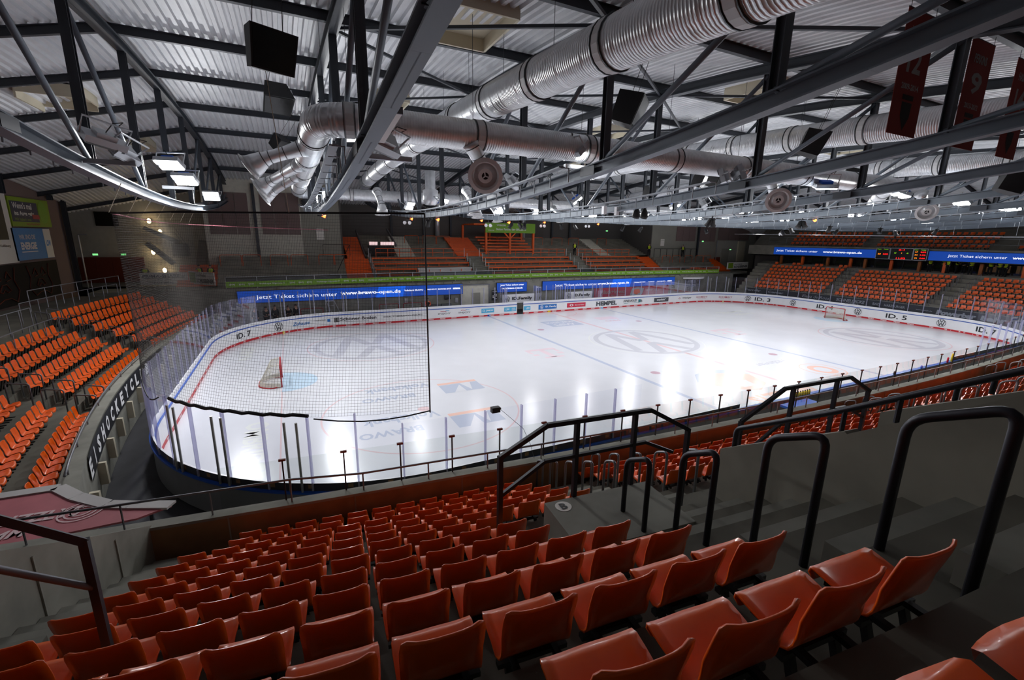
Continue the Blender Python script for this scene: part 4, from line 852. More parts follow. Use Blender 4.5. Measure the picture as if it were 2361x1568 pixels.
t = thing('rail_fence', (-20.8, 23.9, 5.8), 'black rail fence beside the smooth grey wall', 'railing'); mb = MB(); [mb.bar(a, b, .04, .04) for a, b in (((-21.8, 24.1, 6.9), (-19.2, 24.1, 6.9)), ((-21.8, 24.1, 5.8), (-21.8, 24.1, 6.9)), ((-19.2, 24.1, 5.8), (-19.2, 24.1, 6.9)), ((-19.2, 24.1, 6.9), (-20.8, 21.2, 4.4)), ((-20.8, 21.2, 3.5), (-20.8, 21.2, 4.4)), ((-19.9, 22.8, 4.6), (-19.9, 22.8, 5.7)))]; mb.build('frame', 'black', t)
t = fsign(-22.3, -21.6, 24.25, 7.4, 8.5, 'sign_white', [('HAUSORDNUNG', -21.95, 8.3, .1, .55, 'text_black', 0)], 'white paper notice on the smooth grey wall', 'notice', 'paper_notice')
t = fsign(24.6, 25.3, 24.4, 7.0, 8.0, 'sign_white', [('HAUSORDNUNG', 24.95, 7.8, .1, .55, 'text_black', 0)], 'white paper notice on the far right grey wall', 'notice', 'paper_notice')
t = thing('portal', (-15.6, 25.5, 5.6), 'dark doorway with two lit panels above behind the left benches', 'doorway'); MB().box((-15.7, 25.6, 6.2), (2.8, .5, 1.25)).build('opening', 'black', t)
for x0, x1 in ((-17.0, -16.1), (-15.8, -14.3)): MB().box(((x0 + x1) / 2, 25.3, 7.05), (x1 - x0, .06, .38)).build('lit_panel', 'screen_pink', t)
mb = MB(); mb.bar((-17.5, 25.2, 5.6), (-17.9, 28.5, 8.4), .12, .3); mb.bar((-14.1, 25.2, 6.8), (-14.4, 28.5, 8.6), .12, .3); mb.build('cheek', 'rail_grey', t)
t = thing('door', (39, 24.3, 5), 'grey steel door in a dark niche at the far right', 'door'); MB().box((40, 24.4, 6.2), (7, .1, 3.3)).build('niche', 'wall_shade', t); MB().box((38.6, 24.3, 5.6), (1.7, .08, 2.1)).build('leaf', 'wall_grey', t); MB().box((36.5, 24.3, 6.2), (.15, .15, 3.4)).build('frame', 'rail_light', t); MB().box((36.9, 24.28, 4.9), (1.3, .05, .8)).build('red_box', 'door_red', t)
t = thing('lit_column', (42.2, 24.1, 4.6), 'pale wall pillar lit from above beside the steel door', 'pillar'); MB().box((42.2, 24.25, 6.2), (1.6, .3, 3.3)).build('pillar', 'cream', t)
# platforms with white sponsor boards in the far corners
t = fsign(-36.6, -33.2, 21.9, 3.45, 4.5, 'sign_white', [('PRIMA-SHARE', -35.1, 4.2, .26, 2.6, 'sign_navy', .02), ('.DE', -33.6, 4.12, .12, .3, 'sign_navy', 0), ('Carsharing', -35, 3.62, .18, 1.4, 'sign_navy', .01)], 'grey white car sharing board on the far left platform')
mb = MB(); mb.box((-34.9, 21.86, 4.02), (2.8, .02, .03)); mb.box((-34.9, 21.86, 3.9), (1.0, .02, .02)); mb.build('underline', 'sign_navy', t)
def oblique_sign(a, b, z0, z1, label):
    a = V(a); b = V(b); r = (b - a).normalized(); L_ = (b - a).length; t = thing('sign_board', (*((a + b) / 2).xy, z0), label, 'sign'); n_ = r.cross(Z1) * -1
    mb = MB(); mb.bar(V((a.x, a.y, (z0 + z1) / 2)), V((b.x, b.y, (z0 + z1) / 2)), .06, z1 - z0); mb.build('board', 'sign_white', t); off = r.cross(Z1) * .045; P = lambda f, z_: V((a.x, a.y, 0)) + r * L_ * f + off + V((0, 0, z_))
    MB().quad(P(.04, z0 + .12), P(.27, z0 + .12), P(.27, z1 - .1), P(.04, z1 - .1)).build('green_field', 'sign_green', t)
    mb = MB(); text_mb(mb, 'GÄRTNEREI', P(.5, z1 - .3) + off * .2, r, Z1, (z1 - z0) * .2, 0, L_ * .38, .01); text_mb(mb, 'SCHLIEBENER', P(.64, z0 + .33) + off * .2, r, Z1, (z1 - z0) * .32, 0, L_ * .66, .03); mb.build('lettering', 'text_black', t)
oblique_sign((-33.1, 21.8, 0), (-30.9, 19.2, 0), 3.5, 4.6, 'white garden centre board on the far left platform')
oblique_sign((33.5, 19.6, 0), (39.2, 20.4, 0), 3.75, 4.75, 'white garden centre board on the far right platform')
for i, pl in enumerate(([(-37, 22), (-33, 21.9), (-30.9, 19.1), (-30.9, 18), (-31.5, 26), (-37, 26)][:3] + [(-30.9, 24), (-37, 24)], [(33.4, 19.7), (39.4, 20.5), (40.5, 24), (33, 24)])):
    tag(MB().slab(pl, 2.95, 3.3).build('platform', 'concrete'), 'concrete platform slab under the sponsor boards, far %s' % ('left' if i == 0 else 'right'), 'platform')
# hall wall left with banners, doors and stair lamps
wallblk(-46.4, -31.8, 27.2, 2.9, 13, 'wall_shade', 'grey wall at the far left with red doors')
tag(MB().box((-41.6, -7, 6.5), (.3, 62, 13)).build('wall_left', 'panel_brown'), 'dark panelled wall behind the left stand', kind='structure')
t = thing('double_door', (-39.6, 27, 3.3), 'wide dark red double doors at the far left', 'door')
for i in range(4): MB().box((-41.4 + 1.18 * i, 27.1, 4.45), (1.16, .08, 2.3)).build('leaf', 'door_red', t)
tag(MB().box((-39.5, 27.1, 9), (1.6, .12, 1.25)).build('dark_screen', 'black_gloss'), 'switched off black screen high on the far left wall', 'screen')
for i, (x, y, z_) in enumerate(((-40.7, 27.0, 5.85), (-38.7, 27.0, 5.85), (19.3, 30.5, 9.1), (33.2, 24.3, 7.75), (39.6, 24.2, 6.5))):
    t = thing('exit_sign', (x, y, z_), 'small lit green exit sign, %s from the left along the far walls' % ordn(i + 1), 'exit sign', 'lit green exit signs'); MB().box((x, y, z_), (.42, .08, .2)).build('housing', 'rail_light', t); MB().box((x, y - .045, z_), (.38, .01, .16)).build('lit_face', 'exit_green', t)
for i, (x, z_) in enumerate(((-35.7, 7.92), (-36.45, 6.07), (-35.8, 4.35), (-36.4, 8.9))):
    t = thing('wall_lamp', (x, 26.9, z_), 'warm oval wall lamp on the left stairwell wall, %s' % ('second from top', 'third from top', 'lowest', 'highest')[i], 'wall lamp', 'warm oval wall lamps'); mb = MB()
    mb.grid([[(x + .16 * math.cos(a) * math.cos(b), 26.9 - .12 * math.sin(b), z_ + .24 * math.sin(a) * math.cos(b)) for a in [2 * PI * k / 16 for k in range(17)]] for b in (0, .5, 1.0, 1.5)]); mb.build('diffuser', 'lamp_warm', t, smooth=True); MB().box((x, 27, z_), (.3, .06, .4)).build('back_plate', 'rail_grey', t)
    l = bpy.data.lights.new('lamp', 'POINT'); l.energy = 14; l.color = (1, .8, .5); l.shadow_soft_size = .15; o = bpy.data.objects.new('wall_lamp_light', l); COL.objects.link(o); o.parent = t; o.location = (0, -.4, 0)
t = thing('stairwell', (-35.3, 26.6, 3.3), 'concrete staircase with two flights against the far left wall', 'stairs')
MB().bar((-36.7, 26.4, 6.9), (-34.9, 26.4, 5.0), .9, .35).build('flight', 'concrete', t); MB().bar((-36.7, 26.4, 8.3), (-34.3, 26.4, 7.0), .9, .35).build('flight', 'concrete', t); MB().box((-34.2, 26.4, 6.3), (1.2, .9, 1.2)).build('landing', 'concrete', t)
mb = MB(); [mb.tube([(-36.3, 25.95, z_), (-34.4, 25.95, z_), (-33.4, 25.95, z_ - 2.1)], .025, 6) for z_ in (8.4, 7.9)]; mb.build('railing', 'rail_grey', t); MB().bar((-32.2, 25.9, 7.2), (-32.8, 25.9, 4.2), .8, .3).build('ramp', 'concrete', t)
def lsign(y0, y1, z0, z1, m, texts, label, name='advert_board'):
    t = thing(name, (-41.3, (y0 + y1) / 2, z0), label, 'advert board'); MB().box((-41.35, (y0 + y1) / 2, (z0 + z1) / 2), (.1, y1 - y0, z1 - z0)).build('board', m, t)
    for st, y, z_, h, w_, mm, b in texts: mb = MB(); text_mb(mb, st, (-41.28, y, z_), Y1, Z1, h, 0, w_, b); mb.build('lettering', mm, t)
    return t
t = lsign(15.6, 21.3, 8.15, 10.1, 'sign_green', [("Wenn's mal", 17.3, 9.55, .42, 2.6, 'text_white', .02), ('ins Auge geht...', 17.6, 9.0, .38, 3.0, 'text_white', .03), ('Wir haben\'s was', 17.1, 8.65, .2, 2.2, 'sign_green', 0), ('easy Apotheke', 18.4, 8.32, .22, 2.0, 'text_red', .01)], 'green pharmacy advert board on the left wall')
MB().box((-41.3, 17.6, 9.15), (.02, 3.7, 1.35)).build('navy_field', 'sign_navy', t)
mb = MB(); mb.add([(-41.28, 20.2 + .7 * math.cos(a), 9.2 + .8 * math.sin(a)) for a in [2 * PI * k / 20 for k in range(20)]], [tuple(range(20))]); mb.build('round_figure', 'band_green', t)
MB().box((-41.28, 19.0, 8.85), (.02, 1.0, .3)).build('red_field', 'text_red', t)
t = lsign(15.2, 20.7, 5.9, 8.05, 'sign_blue', [('WIR SIND DIE', 17.1, 7.45, .32, 2.2, 'text_white', .01), ('ENERGIE', 17.1, 6.85, .5, 2.2, 'text_white', .05), ('LSW', 20.1, 7.0, .42, .7, 'sign_blue', .04)], 'blue energy advert board on the left wall')
MB().box((-41.29, 20.1, 6.97), (.02, 1.1, 2.1)).build('white_field', 'sign_white', t); MB().box((-41.28, 17.1, 6.45), (.02, 2.2, .06)).build('underline', 'text_white', t)
t = lsign(9.5, 15.4, 5.8, 10.2, 'sign_white', [('Camp Wolfsburg', 13.6, 6.9, .22, 2.2, 'text_black', 0)], 'large white advert board with dark photo at the left image edge'); MB().box((-41.28, 12.2, 8.6), (.02, 5.0, 2.6)).build('photo', 'text_black', t)
t = thing('mural', (-41.4, 15, 3), 'black mural with red line drawing under the advert boards', 'mural'); MB().box((-41.4, 14, 4.4), (.06, 14, 2.6)).build('board', 'flag_black', t); mb = MB()
for i, cy in enumerate((10.5, 13.0, 17.8)):
    for pts in ([(-1.6, 1.1), (-1.3, .3), (-1.7, -.4), (-1.0, -1.0)], [(-.9, .5), (-.5, .9), (-.2, .4), (-.7, .3)], [(.3, .5), (.6, .9), (1.0, .4), (.4, .3)], [(-.6, -.3), (-.2, .1), (.3, .1), (.7, -.3), (.3, -.4), (0, -.2), (-.3, -.4), (-.6, -.3)], [(-1.0, -1.0), (-.3, -.8), (.5, -.8), (1.2, -1.1)], [(1.6, 1.1), (1.3, .3), (1.7, -.4), (1.2, -1.1)]): mb.tube([(-41.34, cy + a, 4.4 + b) for a, b in pts], .03, 5)
tag(mb.build('line_drawing', 'door_red', t), kind='stuff')
for i, (y, z0) in enumerate(((14.9, 10.2), (21.6, 10.2), (23.8, 3.0))): tag(MB().ibeam((-41.2, y, z0), (-41.2, y, 12.4), .3, .3).build('column', 'steel_dark'), 'dark steel column on the panelled left wall, %s' % ['left', 'middle', 'full height one at its end'][i], 'column')
tag(MB().tube(fillet([(-41.2, 25.6, 3), (-41.2, 25.6, 7.6), (-40.6, 25.6, 7.6)], .1), .06, 8).build('down_pipe', 'rail_light'), 'light grey bent pipe at the end of the left wall', 'pipe')
# ---------------------------------------------------------------- roof steelwork
zb = lambda y: 9.1 + .003 * y * y
zt = lambda y: 14.42 - .0035 * y * y
TX = [-29.8, -23.33, -16.67, -10, -3.33, 3.33, 10, 16.67, 23.33, 29.8]
tr = thing('roof_truss', (0, 0, 9), 'x', 'truss', 'lens shaped steel roof trusses')
YS = [-28 + 2 * i for i in range(29)]
for nm, zf_, h, w_ in (('bottom_chord', zb, .34, .3), ('top_chord', zt, .34, .3)):
    mb = MB()
    for a, b in zip(YS, YS[1:]): mb.ibeam((0, a, zf_(a) + (.17 if nm[0] == 'b' else 0)), (0, b, zf_(b) + (.17 if nm[0] == 'b' else 0)), h, w_, 0, (1, 0, 0) if False else (0, 0, 1), .035)
    mb.build(nm, 'steel_grey' if nm[0] == 'b' else 'steel_dark', tr)
for k in range(-5, 6):
    y = 5.1 * k
    MB().ibeam((0, y, zb(y) + .3), (0, y, zt(y) - .15), .2, .22, 0, (0, 1, 0), .02).build('web_post', 'steel_dark', tr)
    if k != 0:
        y2 = y - 5.1 if k < 0 else y + 5.1
        if abs(y2) < 27: MB().tube([(0, y, zb(y) + .35), (0, y2, zt(y2) - .2)], .075, 8).build('diagonal', 'steel_grey', tr, smooth=True)
        y3 = y + 5.1 if k < 0 else y - 5.1
mb = MB(); ysb = [-26 + 1.1 * i for i in range(48)]
for a, b in zip(ysb, ysb[1:]):
    if a < -14 or a > 16: continue
    mb.bar((-.55, a, zb(a) + .42), (-.55, b, zb(b) + .42), .22, .04)
    mb.bar((-.3, a, zb(a) - .02), (-.3, a, zb(a) + .42), .03, .03, 0, (1, 0, 0)); mb.bar((-.3, a, zb(a) + .4), (-.6, a, zb(a) + .4), .03, .03)
mb.build('cable_tray', 'tray', tr)
mb = MB()
for y in (-15.3, 15.3):
    for dx in (-.16, .16):
        mb.box((dx, y + .6, zb(y + .6) + .17), (.012, .7, .26))
mb.build('splice_plate', 'steel_dark', tr)
for i, x in enumerate(TX):
    o = tr if i == 0 else copy_tree(tr); o.location = (x, .7 if i == 0 else 0, 9)
    o['label'] = 'grey steel roof truss with curved bottom beam, %s from the left' % ordn(i + 1)
tube = thing('tube_lamp', (-23.12, -16.8, 9.8), 'switched off fluorescent tube lamp on the side of a truss beam', 'lamp')
MB().bar((-23.12, -17.7, zb(-17.7) + .08), (-23.1, -15.9, zb(-15.9) + .08), .12, .1).build('cover', 'tube_cover', tube); MB().bar((-23.12, -17.75, zb(-17.7) + .09), (-23.12, -17.65, zb(-17.7) + .09), .14, .12).build('end_cap', 'rail_grey', tube)
for i, k in enumerate(range(-5, 6)):
    y = 5.1 * k; mb = MB(); z_ = roofz(0, y) - .13; zl = roofz(-43, y) - .13
    mb.ibeam((-30, y, z_), (30, y, z_), .3, .16, 0, (0, 0, 1), .02); mb.ibeam((-43, y, zl), (-30, y, z_), .3, .16, 0, (0, 0, 1), .02); mb.ibeam((30, y, z_), (43, y, zl), .3, .16, 0, (0, 0, 1), .02)
    tag(mb.build('roof_beam', 'steel_dark'), 'dark cross beam under the roof deck, %s from the near side' % ordn(i + 1), 'roof beam', 'dark cross beams under the roof deck')
n = 0
for i in range(len(TX) - 1):
    if i not in (1, 2, 3, 5, 7): continue
    for k in (-4, -3, -2, -1, 1, 3):
        n += 1; y = 5.1 * k; x0, x1 = TX[i], TX[i + 1]; q = (i + k) % 2
        a = (x0, y if q else y + 5.1, zt(y if q else y + 5.1)); b = (x1, y + 5.1 if q else y, zt(y + 5.1 if q else y))
        tag(MB().bar(a, b, .09, .09).build('roof_brace', 'steel_dark'), 'thin dark diagonal brace under the roof deck in the %s bay, %s' % (ordn(i + 1), ordn([-4, -3, -2, -1, 1, 3].index(k) + 1)), 'brace', 'thin roof braces')
sky = [(-33.5, 12), (-19.6, -12.2), (-19.9, -.5), (-6.2, -12.5), (-1.2, 8.5), (-5.6, -.9), (-33.8, 2.5), (5.5, 3), (12, -6)]
for i, (x, y) in enumerate(sky):
    z_ = roofz(x, y) - .02; sl = -.24 * (-1 if x < -30 else 0)
    t = thing('skylight', (x, y, z_), 'cream skylight shaft in the roof deck, %s' % ('%s of those in view' % ordn(i + 1)), 'skylight', 'cream skylight shafts'); mb = MB()
    for dx, dy, lx, ly in ((-1.0, 0, .08, 2.6), (1.0, 0, .08, 2.6), (0, -1.3, 2.0, .08), (0, 1.3, 2.0, .08)): mb.box((x + dx, y + dy, z_ - .05 + sl * dx), (lx, ly, .5))
    mb.build('frame', 'cream', t); MB().box((x, y, z_ + .1), (2.0, 2.6, .04)).build('dome', 'cream', t)
# ---------------------------------------------------------------- air ducts
def duct(name, pts, r, label, step=.075, m='galv', seams=True, group='silver spiral air ducts'):
    t = thing(name, pts[0], label, 'air duct', group)
    out = []; rad = []
    pts = [V(q) for q in pts]
    for a, b in zip(pts, pts[1:]):
        L_ = (b - a).length; n = max(1, int(L_ / step))
        for i in range(n):
            for f, rr in ((0, r), (.8, r), (.86, r * 1.01), (.95, r * 1.01)): out.append(a + (b - a) * (i + f) / n); rad.append(rr)
    out.append(pts[-1]); rad.append(r)
    o = MB().tube(out, r, 20, rad=rad).build('pipe', m, t); autosmooth(o, .9)
    acc = 0
    if seams:
        for a, b in zip(pts, pts[1:]):
            acc += (b - a).length
            if acc > 3.0:
                acc = 0; d = (b - a).normalized(); mid = (a + b) / 2
                o = MB().tube([mid - d * .12, mid - d * .1, mid + d * .1, mid + d * .12], r, 20, rad=[r * 1.01, r * 1.05, r * 1.05, r * 1.01]).build('coupling', 'galv_bright', t)
                for sg in (-.14, .14): MB().tube([mid + d * (sg - .012), mid + d * (sg + .012)], r * 1.07, 20).build('seam_band', 'galv_seam', t)
                if abs(mid.z) < 13.5: 
                    sd = d.cross(Z1).normalized() * r * .8
                    MB().tube([mid + sd, V((*(mid + sd).xy, roofz(mid.x, mid.y)))], .008, 4).build('hanger', 'steel_dark', t)
    return t
duct('air_duct', [(-19, y, 12.4 - .0021 * y * y) for y in range(-30, 14)], .49, 'large silver spiral air duct running away under the roof, near one')
duct('air_duct', [(-4, y, 12.8 - .002 * y * y) for y in range(-30, 16)], .53, 'large silver spiral air duct running away under the roof, second one')
duct('air_duct', [(10, y, 12.8 - .002 * y * y) for y in range(-30, 16)], .55, 'large silver spiral air duct running away under the roof, third one')
uc = [(-23.2 + 1.0 * i, -13, 10.9) for i in range(28)]
el = [(-23.2 - .9 * math.sin(a), -12.1 - .9 * math.cos(a), 10.9) for a in [PI / 2 * i / 5 for i in range(1, 6)]]
duct('air_duct', uc[::-1] + el + [(-24.1, -11.5 + 1.5 * i, 10.9) for i in range(15)], .43, 'silver air duct crossing the hall in front, bent at its left end')
duct('air_duct', [(-24 + 1.5 * i, 12, 11) for i in range(36)], .45, 'silver air duct crossing the hall far behind the net bar')
duct('air_duct', [(3.8 + .9 * i, -13 + .5 * i, 10.9 - .03 * i) for i in range(10)], .38, 'silver air duct slanting away at the right of the front duct')
def nozzle(src, face, dirv, r, label, rf=None):
    src = V(src); face = V(face); d = V(dirv).normalized(); rf = rf or r * 1.0
    t = thing('air_nozzle', face, label, 'air nozzle', 'round air nozzles under the ducts')
    back = face - d * .55
    mid = (src + back) / 2
    P = [src * (1 - f) ** 2 + (src + V((0, -.5, -.1))) * 2 * f * (1 - f) * .0 + 0 * src for f in ()]
    path = [src, src * .7 + mid * .3, mid, mid * .3 + back * .7, back, face - d * .3, face - d * .08]
    rad = [r * .8, r * .62, r * .5, r * .5, r * .6, r * .8, r * .95]
    MB().tube(path, r, 20, rad=rad).build('throat', 'galv', t, smooth=True)
    for q in (1, 2, 3, 4): 
        dd = (path[q + 1] - path[q - 1]).normalized(); MB().tube([path[q] - dd * .015, path[q] + dd * .015], rad[q] * 1.04, 20).build('seam_band', 'galv_seam', t)
    def rings(r0, r1, o0, o1, m_, nm):
        ref = d.orthogonal().normalized(); c = d.cross(ref); rows = [[face + d * o + (ref * math.cos(2 * PI * k / 28) + c * math.sin(2 * PI * k / 28)) * rr for k in range(29)] for rr, o in ((r0, o0), (r1, o1))]
        mb = MB().grid(rows).grid([[q - d * .01 for q in rw] for rw in rows[::-1]]); mb.build(nm, m_, t, smooth=True)
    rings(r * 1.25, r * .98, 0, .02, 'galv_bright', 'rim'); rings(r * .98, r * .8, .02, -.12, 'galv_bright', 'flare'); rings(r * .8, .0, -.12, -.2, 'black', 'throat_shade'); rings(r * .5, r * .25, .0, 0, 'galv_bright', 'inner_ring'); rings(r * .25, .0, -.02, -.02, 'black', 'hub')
    ref = d.orthogonal().normalized()
    mb = MB()
    for a in (0, 2.09, 4.19): v = Matrix.Rotation(a, 3, d) @ ref; mb.bar(face, face + v * r * .27, .03, .03)
    mb.build('spokes', 'galv_bright', t)
for i, (x, yy) in enumerate(((-19.75, -13.3), (-5.9, -13.3), (7.5, -13.2))):
    fc = V((x + .15, yy - .1, 9.72 if i == 0 else 9.68)); tc = (CAMP - fc).normalized(); dv = V((tc.x * (1 if i == 0 else .6), tc.y, -.35))
    if i == 1: dv = V((-.6, -.7, -.3))
    nozzle((x - .2, yy + .2, 10.7), fc, dv, .42, 'round silver air nozzle under the front duct facing the near stand, %s from the left' % ordn(i + 1))
for i, (y0, ey, ez) in enumerate(((-9.2, -8.9, 10.0), (-5.2, -3.2, 9.85), (-1.2, 1.6, 9.8))):
    nozzle((-24.3, y0, 10.75), (-26.0, ey, ez), (-.75, .15, -.5), .4, 'silver branch nozzle at the left end of the front duct, %s from front' % ordn(i + 1))
for i, (x, y, z_) in enumerate(((-19.6, 3, 9.2), (-12.4, 5, 9.3), (-9, 9, 9.2), (-15, -1, 9.2), (-2, 10, 9.4), (6, 10, 9.4))):
    nozzle((x, y + 1.5, 10.7), (x, y, z_), (0, -.15, -1), .38, 'silver air nozzle pointing down under the far duct, %s from the left' % ordn(i + 1))
for i, x in enumerate((-16.5, -12)): tag(MB().tube([(x, 3, 12.0), (x, 3, 10.9), (x, 3, 10.8), (x, 3, 10.2), (x, 3, 9.9)], .5, 20, rad=[.33, .33, .5, .5, .35]).build('round_diffuser', 'galv', smooth=True), 'drum shaped silver air diffuser hanging behind the nozzle, %s' % ['left', 'right'][i], 'air diffuser')
# ---------------------------------------------------------------- floodlights
fp = thing('floodlight', (0, 0, 0), 'x', 'floodlight', 'lit floodlight heads on the roof trusses')
def flood_parts(t, face):
    MB().box((0, .0, .08), (.62, .42, .12)).build('housing', 'rail_light', t)
    f_ = MB(); f_.box((0, .13, .0), (.56, .14, .03)); f_.box((0, -.13, .0), (.56, .14, .03)); f_.build('lens', face, t)
    MB().box((0, 0, .17), (.3, .3, .1)).build('driver_box', 'blue_tape' if face == 'lamp_face' else 'rail_light', t)
    y_ = MB(); y_.tube([(-.34, 0, .08), (-.36, 0, .4), (.36, 0, .4), (.34, 0, .08)], .02, 6); y_.build('yoke', 'rail_light', t)
    MB().tube([(0, 0, .2), (.1, .1, .4), (.2, .0, .5), (.15, 0, .4)], .01, 5).build('cable', 'black', t)
flood_parts(fp, 'lamp_face')
off = thing('floodlight', (0, 0, 0), 'x', 'floodlight', 'switched off floodlight heads on the roof trusses'); flood_parts(off, 'lamp_off')
FL = [(-29.1, -3.2, 10.55), (-29.0, -.9, 10.2), (-29.2, 9.0, 10.2), (-22.7, -6.9, 11.6), (-22.7, 11.2, 10.5), (-22.8, 3.5, 10.2), (-16.1, 1.4, 9.9), (-16.1, -13, 10.75), (-16.1, 10, 10.2), (-9.4, 7.5, 10.0), (-9.4, -3.4, 10.1), (-9.4, 13, 10.4)]
for x in (-2.9, 3.8, 10.5, 17.1, 23.8, 29.3):
    for y in (-13.6 if x < 20 else -12, -4.8, 5.5, 13): FL.append((x, y, 10.35 if abs(y) > 9 else 9.95))
used0 = False
for i, (x, y, z_) in enumerate(FL):
    o = fp if not used0 else copy_tree(fp); used0 = True
    aim = V((x * .3 if x > -20 else x - 1.5, -7 + .3 * y, 0)) - V((x, y, z_)); aim.normalize()
    q = (-aim).to_track_quat('Z', 'Y'); o.rotation_euler = q.to_euler(); o.location = (x, y, z_)
    o.scale = (1.45,) * 3; o['label'] = 'lit floodlight on the %s truss from left, %s from the near side' % (ordn(min(range(10), key=lambda k: abs(TX[k] - x)) + 1), ordn(sum(1 for f in FL if abs(f[0] - x) < 1 and f[1] < y) + 1))
    l = bpy.data.lights.new('floodlight_lamp', 'AREA'); l.shape = 'RECTANGLE'; l.size = .56; l.size_y = .4; l.energy = FLOOD_W * (2.3 if x < -26 else 1.9 if x < -20 else 1.35 if x < -12 else .72); l.color = (.97, .98, 1.0)
    lo = bpy.data.objects.new('floodlight_lamp', l); COL.objects.link(lo); lo.parent = o; lo.location = (0, 0, -.03); lo.visible_glossy = True
for i, (x, y, z_, rx, rz) in enumerate(((-29.2, -10.6, 10.15, .5, .6), (-29.0, -10.2, 10.0, .9, 1.2), (-22.9, -14.6, 10.1, 1.0, .5), (-9.4, -14, 10.35, 1.2, .9), (-9.3, -13.3, 10.3, 1.2, .4), (-2.8, -6.6, 10.0, 1.0, .5), (-16.1, -8, 10.2, .9, .6))):
    o = off if i == 0 else copy_tree(off); o.location = (x, y, z_); o.rotation_euler = (rx, .2, rz); o.scale = (1.4,) * 3
    o['label'] = 'switched off floodlight, %s' % ['on the far left truss, lower', 'on the far left truss, upper', 'in front of the bent duct end', 'right of the second nozzle, front', 'right of the second nozzle, rear', 'over the right blue line', 'over the centre left'][i]
for i, (x, y, z_) in enumerate(((-29.5, -10.2, 9.75), (-22.9, -14.3, 9.85), (-9.6, -13.9, 9.95), (-16.3, -13, 10.3), (-29.4, -2, 9.8))): tag(MB().box((x + .3, y, z_), (1.1, .12, .12)).build('lamp_bracket', 'rail_light'), 'horizontal bracket beam carrying floodlights, %s' % ['far left front', 'by the bent duct', 'by the second nozzle', 'third truss', 'far left rear'][i], 'bracket')
# stage lamps under the chords
sl_ = thing('stage_lamp', (0, 0, 0), 'x', 'stage lamp', 'small black stage lamps under the trusses')
MB().tube([(0, 0, 0), (0, 0, -.25)], .02, 6).build('clamp', 'black', sl_); MB().tube([(0, 0, -.2), (0, .02, -.3), (0, .08, -.5), (0, .12, -.62)], .1, 12, rad=[.09, .14, .13, .17]).build('body', 'black', sl_, smooth=True); MB().bar((-.17, 0, -.22), (.17, 0, -.22), .05, .05).build('yoke', 'black', sl_)
so_ = thing('heat_lamp', (0, 0, 0), 'x', 'lamp', 'small orange glowing lamps under the trusses'); MB().box((0, 0, -.1), (.4, .12, .08)).build('housing', 'black', so_); MB().tube([(.05, 0, -.1), (.25, 0, -.16)], .09, 10, rad=[.05, .1]).build('glow', 'lamp_orange', so_, smooth=True)
SP = [(-14.6, 3, .0), (-12.4, 4, 0), (-10.0, 2.2, 0), (-9.8, 3.2, 0), (-3.5, -8, 0), (-3.2, -8, 0), (3.4, -9, 0), (3.6, -9, 0), (-3.3, 6, 0), (-3.2, 8, 0), (3.3, 5, 0), (3.3, 7.5, 0), (10, 4, 0), (10, -4, 0), (10, -7, 0), (16.67, -4, 0), (16.67, -7, 0), (16.67, 1, 0), (23.3, -5, 0), (23.3, -8, 0)]
for i, (x, y, _) in enumerate(SP):
    x = min(TX, key=lambda k: abs(k - x)); o = sl_ if i == 0 else copy_tree(sl_); o.location = (x, y, zb(y)); o.rotation_euler = (.3, 0, i * 1.3); o['label'] = 'small black stage lamp hanging under the truss beams, %s from the left' % ordn(i + 1)
for i, (x, y) in enumerate(((-23.33, 3.5), (-16.67, 2.2), (-16.67, 9), (-10, 5.5), (-10, 11), (-3.33, 11.5), (3.33, 12), (3.33, -9.5))):
    o = so_ if i == 0 else copy_tree(so_); o.location = (x + .2, y, zb(y)); o['label'] = 'small orange glowing lamp under a truss beam, %s from the left' % ordn(i + 1)
dd_ = thing('disc_pair', (0, 0, 0), 'x', 'antenna', 'pairs of small white discs hanging under the trusses')
for dx in (-.2, .2): MB().tube([(dx, -.02, -.5), (dx, .02, -.5)], .14, 16).build('disc', 'board_white', dd_)
MB().bar((-.2, 0, -.3), (.2, 0, -.3), .02, .02).build('bar', 'rail_grey', dd_); MB().bar((0, 0, -.3), (0, 0, 0), .02, .02).build('stem', 'rail_grey', dd_)
for i, (x, y) in enumerate(((-16.67, 11), (-10, 9.8), (-3.33, 12), (3.33, 14), (16.67, 1.3))):
    o = dd_ if i == 0 else copy_tree(dd_); o.location = (x + .5, y, zb(y)); o['label'] = 'pair of small white discs hanging under a truss, %s from the left' % ordn(i + 1)
for i, (x, y, z_) in enumerate(((-9.6, -8.8, 9.15), (-9.1, -8.8, 9.15))): tag(MB().tube([(x, y, z_ + .3), (x, y, z_ + .1), (x, y + .02, z_ - .1), (x, y + .05, z_ - .2)], .2, 14, rad=[.05, .16, .2, .17]).build('bell_lamp', 'black', smooth=True), 'black bell shaped lamp hanging from the curved beam, %s of the pair' % ['left', 'right'][i], 'lamp')
tag(MB().bar((-9.7, -8.8, 9.45), (-9.0, -8.8, 9.45), .04, .04).build('lamp_bar', 'black'), 'short black bar carrying the pair of bell lamps', 'bracket')
for i, (x, y, z_) in enumerate(((-10.5, -7.4, 9.35), (-10.1, -7.9, 9.3))): tag(MB().tube([(x, y, z_ + .2), (x, y, z_ - .2)], .13, 4).build('white_box', 'board_white'), 'small white box hanging from the curved beam, %s' % ['left', 'right'][i], 'box')
